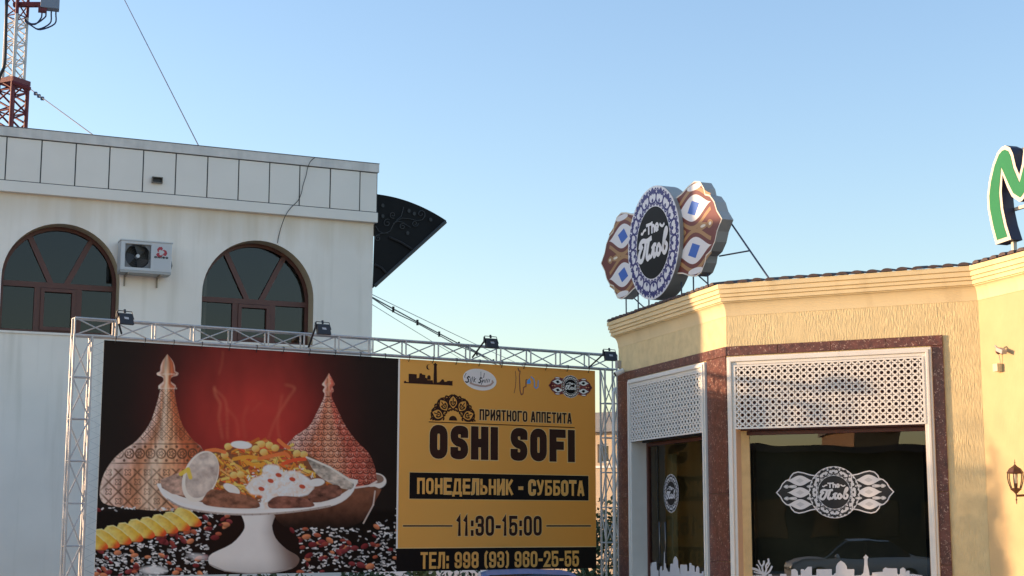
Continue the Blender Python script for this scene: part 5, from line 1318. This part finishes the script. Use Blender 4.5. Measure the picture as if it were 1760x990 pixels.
# ------------------------------------------------------------------ cameras, lantern
M_cam = mat('camera housing', (.42, .39, .36), .5)
cu_, cz_ = FC.hit(1713, 603.5, .05)
CT = thing('security_camera', 'small bullet security camera with hanging cable on the bright yellow wall', 'security camera', FC.pt(cu_, 0, cz_))
def ball(c, r, n=10): return MB().lathe((c.x, c.y, c.z), [(max(r * math.sin(math.pi * k / n), .0004), -r * math.cos(math.pi * k / n)) for k in range(n + 1)], 12)
ob('mount', ball(FC.pt(cu_, .03, cz_), .030), mat('mount brown', (.14, .07, .05), .5), CT, True)
ob('neck', MB().tube(smooth([FC.pt(cu_, .04, cz_ + .02), FC.pt(cu_ + .04, .09, cz_ + .045), FC.pt(cu_ + .07, .08, cz_ + .01)]), .008, 6), M_cam, CT, True)
bevel(ob('body', MB().prism(FC, [(cu_ + .05, cz_ - .004), (cu_ + .062, cz_ + .03), (cu_ + .16, cz_ - .006), (cu_ + .145, cz_ - .045)], .04, .10), M_cam, CT), .006)
ob('cable', MB().tube(smooth([FC.pt(cu_, .03, cz_ - .03), FC.pt(cu_ + .003, .02, cz_ - .08), FC.pt(cu_ - .008, .012, cz_ - .13)]), .004, 5), M_cam, CT)
bu_, bz_ = FC.hit(1715, 632, .03)
bevel(ob('junction_box', MB().box(FC, bu_ - .04, bu_ + .035, .0005, .06, bz_ - .038, bz_ + .038), mat('junction box', (.62, .55, .36), .5), CT), .004)
cu_, cz_ = FA.hit(1066, 640, .10)
CT2 = thing('security_camera', 'grey bullet security camera on the shaded corner next to the truss tower', 'security camera', FA.pt(uAl + .05, 0, cz_))
bpt = FA.pt(cu_ + .05, .08, cz_ + .02)
ob('body', MB().tube([bpt, bpt + Vector((-.10, -.02, -.05))], .033, 12), M_frame, CT2, False)
ob('lens', MB().tube([bpt + Vector((-.1005, -.0201, -.0503)), bpt + Vector((-.106, -.0213, -.053))], .028, 12), M_black, CT2)
ob('mount', MB().tube([FA.pt(uAl + .06, .001, cz_ + .06), bpt], .012, 6), M_cam, CT2)
bxp = FA.pt(uAl + .03, .0, 0)
ob('junction_box', MB().box(FA, uAl + .01, uAl + .09, .001, .05, cz_ + .08, cz_ + .17), M_cam, CT2)
# wall lantern
lu, lz2 = FC.hit(1745.5, 826, .26); lc_ = FC.pt(lu, .26, lz2)
WL = thing('wall_lantern', 'bronze caged wall lantern on the bright yellow wall at the right edge', 'lantern', FC.pt(lu, 0, lz2))
M_brz = mat('bronze', (.13, .055, .030), .5, .35, var=.2, vscale=30)
s9 = 1 / 9. / (FPX / lc_.y)                              # metres per pixel of the enlarged view
zz = lambda Y: (770 + Y / 9. - 826); mz = lambda Y: -zz(Y) / (FPX / lc_.y)
def hexa(prof, name, m_, n=6): return ob(name, MB().lathe(lc_, [(r * s9, mz(Y)) for r, Y in prof], n), m_, WL)
hexa([(1, 175), (6, 200), (5, 222), (13, 232), (5, 244), (12, 262), (40, 288), (95, 322), (125, 372), (136, 385), (128, 396), (30, 404), (2, 404)], 'cap', M_brz)
hexa([(2, 612), (60, 618), (94, 632), (84, 642), (45, 672), (14, 706), (10, 728), (10, 785), (19, 796), (9, 806), (8, 850), (1, 866)], 'finial_base', M_brz)
for k in range(6):
    a = math.pi / 3 * k
    pts = [(118, 398), (122, 450), (112, 520), (95, 580), (78, 622)]
    ob('cage_rib', MB().tube([(lc_.x + r * s9 * math.cos(a), lc_.y + r * s9 * math.sin(a), lc_.z + mz(Y)) for r, Y in pts], .0055, 5), M_brz, WL)
hexa([(36, 405), (40, 440), (30, 500), (24, 545)], 'bulb', mat('frosted bulb', (.78, .70, .52), .4), 12); hexa([(24, 545), (24, 612)], 'socket', M_brz, 10)
ob('arm', MB().tube(smooth([Vector((lc_.x, lc_.y, lc_.z + mz(735))), lc_ - FC.n * .10 + Vector((0, 0, mz(728))), FC.pt(lu, .03, lz2 + mz(735)), FC.pt(lu, .0, lz2 + mz(790))]), .011, 6), M_brz, WL, True)
ob('wall_plate', MB().prism(FC, [(lu - .04, lz2 + mz(860)), (lu + .04, lz2 + mz(860)), (lu + .04, lz2 + mz(660)), (lu, lz2 + mz(620)), (lu - .04, lz2 + mz(660))], .0005, .018), M_brz, WL)

# ================================================================== cars
def car(name, label, pos, yaw, paint, L=4.2, Wd=1.68, Ht=1.43, hatch=False):
    t_ = thing(name, label, 'car', pos)
    c, s = math.cos(yaw), math.sin(yaw)
    Tf = lambda x, y, z: (pos[0] + x * c - y * s, pos[1] + x * s + y * c, z)
    h = Wd / 2
    if hatch: st = [(-.5, .45, .80, .80, .86), (-.49, .30, .95, 1.30, .96), (-.40, .24, .96, 1.41, 1.), (-.15, .22, .95, 1.43, 1.), (.08, .22, .93, 1.40, 1.), (.17, .22, .92, 1.22, 1.), (.27, .22, .90, .91, 1.), (.42, .24, .80, .81, .97), (.48, .30, .72, .73, .9), (.50, .40, .60, .61, .8)]
    else: st = [(-.5, .40, .75, .76, .82), (-.48, .28, .93, .94, .93), (-.38, .24, .96, .97, .99), (-.31, .23, .96, 1.05, 1.), (-.18, .22, .95, 1.38, 1.), (-.05, .22, .94, 1.43, 1.), (.08, .22, .92, 1.40, 1.), (.17, .22, .91, 1.20, 1.), (.27, .22, .88, .89, 1.), (.42, .24, .79, .80, .96), (.48, .30, .68, .69, .88), (.50, .40, .58, .59, .76)]
    st = [(x * L, a, b, d * Ht / 1.43 if d > b + .05 else d, w_ * h) for x, a, b, d, w_ in st]
    rows = []
    for x, zb0, belt, top, w_ in st:
        cab = top > belt + .06; tw = w_ * (1 - .30 * min((top - belt) / .5, 1))
        rows.append([(0, zb0), (w_ * .9, zb0), (w_, zb0 + .18), (w_ * 1.0, belt - .1), (w_ * .95, belt), (tw, top - .02 if cab else top), (tw * .8, top + .01), (0, top + .025)])
    body, glz = MB(), MB(); n = len(rows[0])
    vs = []
    for (x, *_), r in zip(st, rows):
        for y, z in r: vs.append(Tf(x, y, z))
        for y, z in r: vs.append(Tf(x, -y, z))
    bf, gf = [], []
    for i in range(len(rows) - 1):
        for sd in (0, 1):
            for j in range(n - 1):
                a = i * 2 * n + sd * n + j; b = a + 2 * n
                f = (a, a + 1, b + 1, b)
                h0 = st[i][3] - st[i][2]; h1 = st[i + 1][3] - st[i + 1][2]
                is_g = (j == 4 and max(h0, h1) > .15) or (j in (5, 6) and abs(h0 - h1) > .12)
                (gf if is_g else bf).append(f)
    for i in (0, len(rows) - 1):
        bf.append(tuple(i * 2 * n + k for k in range(n)) + tuple(i * 2 * n + n + k for k in range(n - 1, -1, -1)))
    body.add(vs, bf); glz.add(vs, gf)
    ob('body', body, paint, t_, True); ob('glazing', glz, mat('car glass', (.01, .012, .014), .06), t_)
    for sx in (-1, 1):
        ob('door_pillar', MB().add([Tf(-.02 * L + .04, sx * h * .955, .93), Tf(-.02 * L - .04, sx * h * .955, .93), Tf(-.02 * L - .04, sx * h * .715, Ht - .03), Tf(-.02 * L + .04, sx * h * .715, Ht - .03)], [(0, 1, 2, 3)]), M_black, t_)
        for x in (.31 * L, -.30 * L):
            a, b = Vector(Tf(x, sx * (h - .2), .30)), Vector(Tf(x, sx * (h + .005), .30))
            wh = ob('wheel', MB().tube([a, b], .30, 24), mat('tyre', (.02, .02, .02), .8), t_)
            ob('rim', MB().tube([b, Vector(Tf(x, sx * (h + .018), .30))], .19, 18), mat('wheel rim', (.45, .45, .46), .35, .6), wh)
        ob('headlight', MB().tube([Vector(Tf(.455 * L, sx * h * .68, .66)), Vector(Tf(.487 * L, sx * h * .66, .64))], [.10, .085], 12), mat('lamp glass', (.6, .6, .6), .1), t_)
        ob('tail_light', MB().tube([Vector(Tf(-.47 * L, sx * h * .74, .78)), Vector(Tf(-.496 * L, sx * h * .72, .76))], [.09, .08], 10), mat('tail red', (.3, .01, .01), .2), t_)
        ob('mirror', MB().tube([Vector(Tf(.19 * L, sx * (h + .01), .95)), Vector(Tf(.18 * L, sx * (h + .14), .98))], [.05, .07], 8), paint, t_)
    return t_
M_blue = mat('light blue paint', (.18, .40, .78), .3, spec=.5); M_greyp = mat('silver grey paint', (.62, .63, .64), .3, .1)
bp_ = at_depth(911, 900, 17.2)
car('parked_car', 'small light blue car parked under the gold half of the banner', (bp_.x, bp_.y + 1.2, 0), rad(-88), M_blue, 3.5, 1.44, 1.312, True)
car_rail = None
def mirror(p):
    d = (Vector((p.x, p.y, 0)) - FR.pt(0, -.172, 0)).dot(FR.n); return Vector((p.x, p.y, 0)) - FR.n * 2 * d
cf, cr_ = mirror(at_depth(1352, 900, 46)), mirror(at_depth(1592, 900, 46)); cm = (cf + cr_) / 2; dd = cf - cr_
car('parked_car', 'silver grey saloon standing across the street, mirrored in the big show window', (cm.x, cm.y, 0), math.atan2(dd.y, dd.x), M_greyp)

# ================================================================== trees, shrubs and what stands around
M_bark = mat('bark', (.09, .065, .045), .9, var=.3, vscale=10); M_leaf = mat('leaf green', (.055, .085, .030), .7, var=.4, vscale=2.5); M_leaf2 = mat('yellowing leaf', (.16, .14, .035), .7, var=.4, vscale=3)
def foliage(name, c, rad3, n, size, m_, parent, seed, clumps=14):
    r = np.random.default_rng(seed); cl = r.normal(size=(clumps, 3)); cl /= np.linalg.norm(cl, axis=1)[:, None]; cl *= r.uniform(.35, .85, (clumps, 1))
    k = r.integers(0, clumps, n); p = cl[k] + r.normal(size=(n, 3)) * .20; p = p * np.array(rad3) + np.array(c)
    a = r.normal(size=(n, 3)); a /= np.linalg.norm(a, axis=1)[:, None]; b = r.normal(size=(n, 3)); b -= a * (a * b).sum(1)[:, None]; b /= np.linalg.norm(b, axis=1)[:, None]
    s = size * r.uniform(.6, 1.3, (n, 1)); v = np.stack([p - a * s, p + b * s * .45, p + a * s, p - b * s * .45], 1).reshape(-1, 3)
    mb = MB(); mb.v = [tuple(q) for q in v]; mb.f = [(4 * i, 4 * i + 1, 4 * i + 2, 4 * i + 3) for i in range(n)]; mb.m = [0] * n
    me = bpy.data.meshes.new(name); me.from_pydata(mb.v, [], mb.f); me.materials.append(m_); me.update()
    o = bpy.data.objects.new(name, me); COL.objects.link(o); link_child(o, parent); return o
def tree(label, pos, h, r, zc, rz, seed, n=7000, size=.11, group='trees left of the white building', m_=M_leaf):
    t_ = thing('street_tree', label, 'tree', (pos[0], pos[1], 0), group)
    rr = random.Random(seed); P = Vector((pos[0], pos[1], 0))
    ob('trunk', MB().tube(smooth([P, P + Vector((.05, .02, h * .25)), P + Vector((-.04, .05, h * .5)), P + Vector((.02, 0, h * .8))]), [.16 - .12 * k / 12 for k in range(13)], 8), M_bark, t_, True)
    for k in range(7):
        a = rr.uniform(0, 6.28); b = P + Vector((0, 0, h * rr.uniform(.3, .55))); ob('limb', MB().tube([b, b + Vector((math.cos(a) * r * .4, math.sin(a) * r * .4, .5)), b + Vector((math.cos(a) * r * .75, math.sin(a) * r * .75, 1.1))], [.06, .04, .015], 6), M_bark, t_)
    foliage('crown', (pos[0], pos[1], zc), (r, r, rz), n, size, m_, t_, seed, 26)
    return t_
S_dir = Vector((-TOSUN.y, TOSUN.x, 0)).normalized()     # across the light; used to place the shade trees off to the left
def along(s_pt, t): return s_pt + Vector((TOSUN.x, TOSUN.y, 0)).normalized() * t
for k, (sv, t, h) in enumerate(((15.32, 20.5, 4.55), (15.56, 23.0, 4.85))):  # unseen cypresses added to shade the lower part of the restaurant wall
    sd = (Vector((TOSUN.x, TOSUN.y, 0)).normalized()); nn = Vector((-sd.y, sd.x, 0)); nn = nn if nn.y > 0 else -nn
    base = nn * sv; q = base + sd * (t - 3.5)
    p = (q.x, q.y)
    t_ = thing('shade_cypress', ('slim dark cypress added out of view to shade the restaurant wall', 'slightly taller slim cypress added behind the first one for shade')[k], 'tree', (p[0], p[1], 0), 'added shade cypresses')
    ob('trunk', MB().tube([(p[0], p[1], 0), (p[0], p[1], h * .8)], [.09, .02], 8), M_bark, t_)
    foliage('crown', (p[0], p[1], h * .52), (.30, .30, h * .46), 5200, .07, M_leaf, t_, 40 + k, 40)
def shrub(label, px, Y, h, r, seed, m_=M_leaf, n=2600):
    p = at_depth(px, 900, Y); t_ = thing('garden_shrub', label, 'shrub', (p.x, p.y, 0), 'shrubs behind the billboard')
    ob('stem', MB().tube([(p.x, p.y, 0), (p.x + .03, p.y, h * .6)], [.03, .012], 6), M_bark, t_)
    foliage('leaves', (p.x, p.y, h * .55), (r, r, h * .48), n, .055, m_, t_, seed, 16); return t_
shrub('dark green shrub seen through the right truss tower', 1043, 27., 2.35, .75, 61); shrub('yellowing shrub below the banner left of the phone number', 722, 24., 1.2, .4, 62, M_leaf2, 1500)
shrub('low dark shrub below the middle of the banner', 800, 25., 1.15, .9, 63); shrub('low dark shrub under the banner beside the blue car', 1000, 25.5, 1.1, .7, 64)
shrub('dark shrub at the foot of the white wall below the white dish', 470, 20.5, 1.3, .8, 65); shrub('dark shrub below the banner at the split of picture and gold panel', 640, 22., 1.25, .7, 66)
# far house seen through the right tower
hp = at_depth(1046, 890, 52.); FH = Frame((hp.x, hp.y), (.82, -.57))
HB = thing('far_house', 'distant beige house with grey roof seen through the right truss tower', 'house', (hp.x, hp.y, 0))
hz = lambda y: 1.9 + (898 - y) / FPX * 52
wz1 = hz(745); M_beige = mat('beige house render', (.52, .40, .27), .85, var=.08)
wins_h = [(-1.05, hz(797), hz(765)), (-.2, hz(797), hz(765)), (.65, hz(797), hz(765)), (-1.05, hz(868), hz(836)), (.65, hz(868), hz(836)), (-2.2, hz(797), hz(765)), (-2.2, hz(868), hz(836))]
ob('wall', MB().prism(FH, [(-5, 0), (4, 0), (4, wz1), (-5, wz1)], -5, 0, holes=[[(u - .22, a), (u + .22, a), (u + .22, b), (u - .22, b)] for u, a, b in wins_h]), M_beige, HB)
ob('roof', MB().prism(FH, [(-5.3, wz1), (4.3, wz1), (4.3, wz1 + .12), (3.4, hz(712)), (-4.4, hz(712)), (-5.3, wz1 + .12)], -5.3, .35), mat('grey sheet roof', (.17, .18, .19), .6, var=.2), HB)
for u, a, b in wins_h:
    w_ = ob('window', MB().prism(FH, [(u - .22, a), (u + .22, a), (u + .22, b), (u - .22, b)], -.16, -.1, holes=[[(u - .17, a + .05), (u + .17, a + .05), (u + .17, b - .05), (u - .17, b - .05)]]), M_frame, HB)
    ob('pane', MB().flat(FH, [(u - .18, a + .04), (u + .18, a + .04), (u + .18, b - .04), (u - .18, b - .04)], -.12), mat('dark pane', (.02, .022, .025), .08), w_)
ob('string_course', MB().box(FH, -5.02, 4.02, .001, .06, hz(806), hz(802)), M_frame, HB)
# buildings across the street (behind the camera): they only show mirrored in the show window
def block(label, pxa, pxb, D, h, m_, dep=8., nwin=5):
    a, b = mirror(at_depth(pxa, 890, D)), mirror(at_depth(pxb, 890, D)); F_ = Frame(b, (a - b).normalized()); L_ = (a - b).length
    if (EYE - b).dot(F_.n) < 0: F_ = Frame(a, (b - a).normalized())
    t_ = thing('street_building', label, 'building', (b.x, b.y, 0))
    hs_ = [(L_ * (k + .5) / nwin, h * .45) for k in range(nwin)]
    ob('wall', MB().prism(F_, [(0, 0), (L_, 0), (L_, h), (0, h)], -dep, 0, holes=[[(u - .6, z - .7), (u + .6, z - .7), (u + .6, z + .7), (u - .6, z + .7)] for u, z in hs_]), m_, t_)
    ob('roof', MB().box(F_, -.3, L_ + .3, -dep - .3, .4, h + .002, h + .25), M_tile, t_)
    for u, z in hs_: ob('window', MB().box(F_, u - .58, u + .58, -.2, -.15, z - .68, z + .68), mat('dark pane', (.02, .022, .025), .08), t_)
block('long low dark brick building across the street behind the viewer', 1180, 1660, 60., 4.6, mat('dark brick', (.018, .015, .014), .9, var=.2))
block('taller orange building behind the dark one across the street', 1472, 1556, 82., 6.8, mat('orange wall', (.42, .22, .10), .9, var=.1), 8., 3)
finish_names()
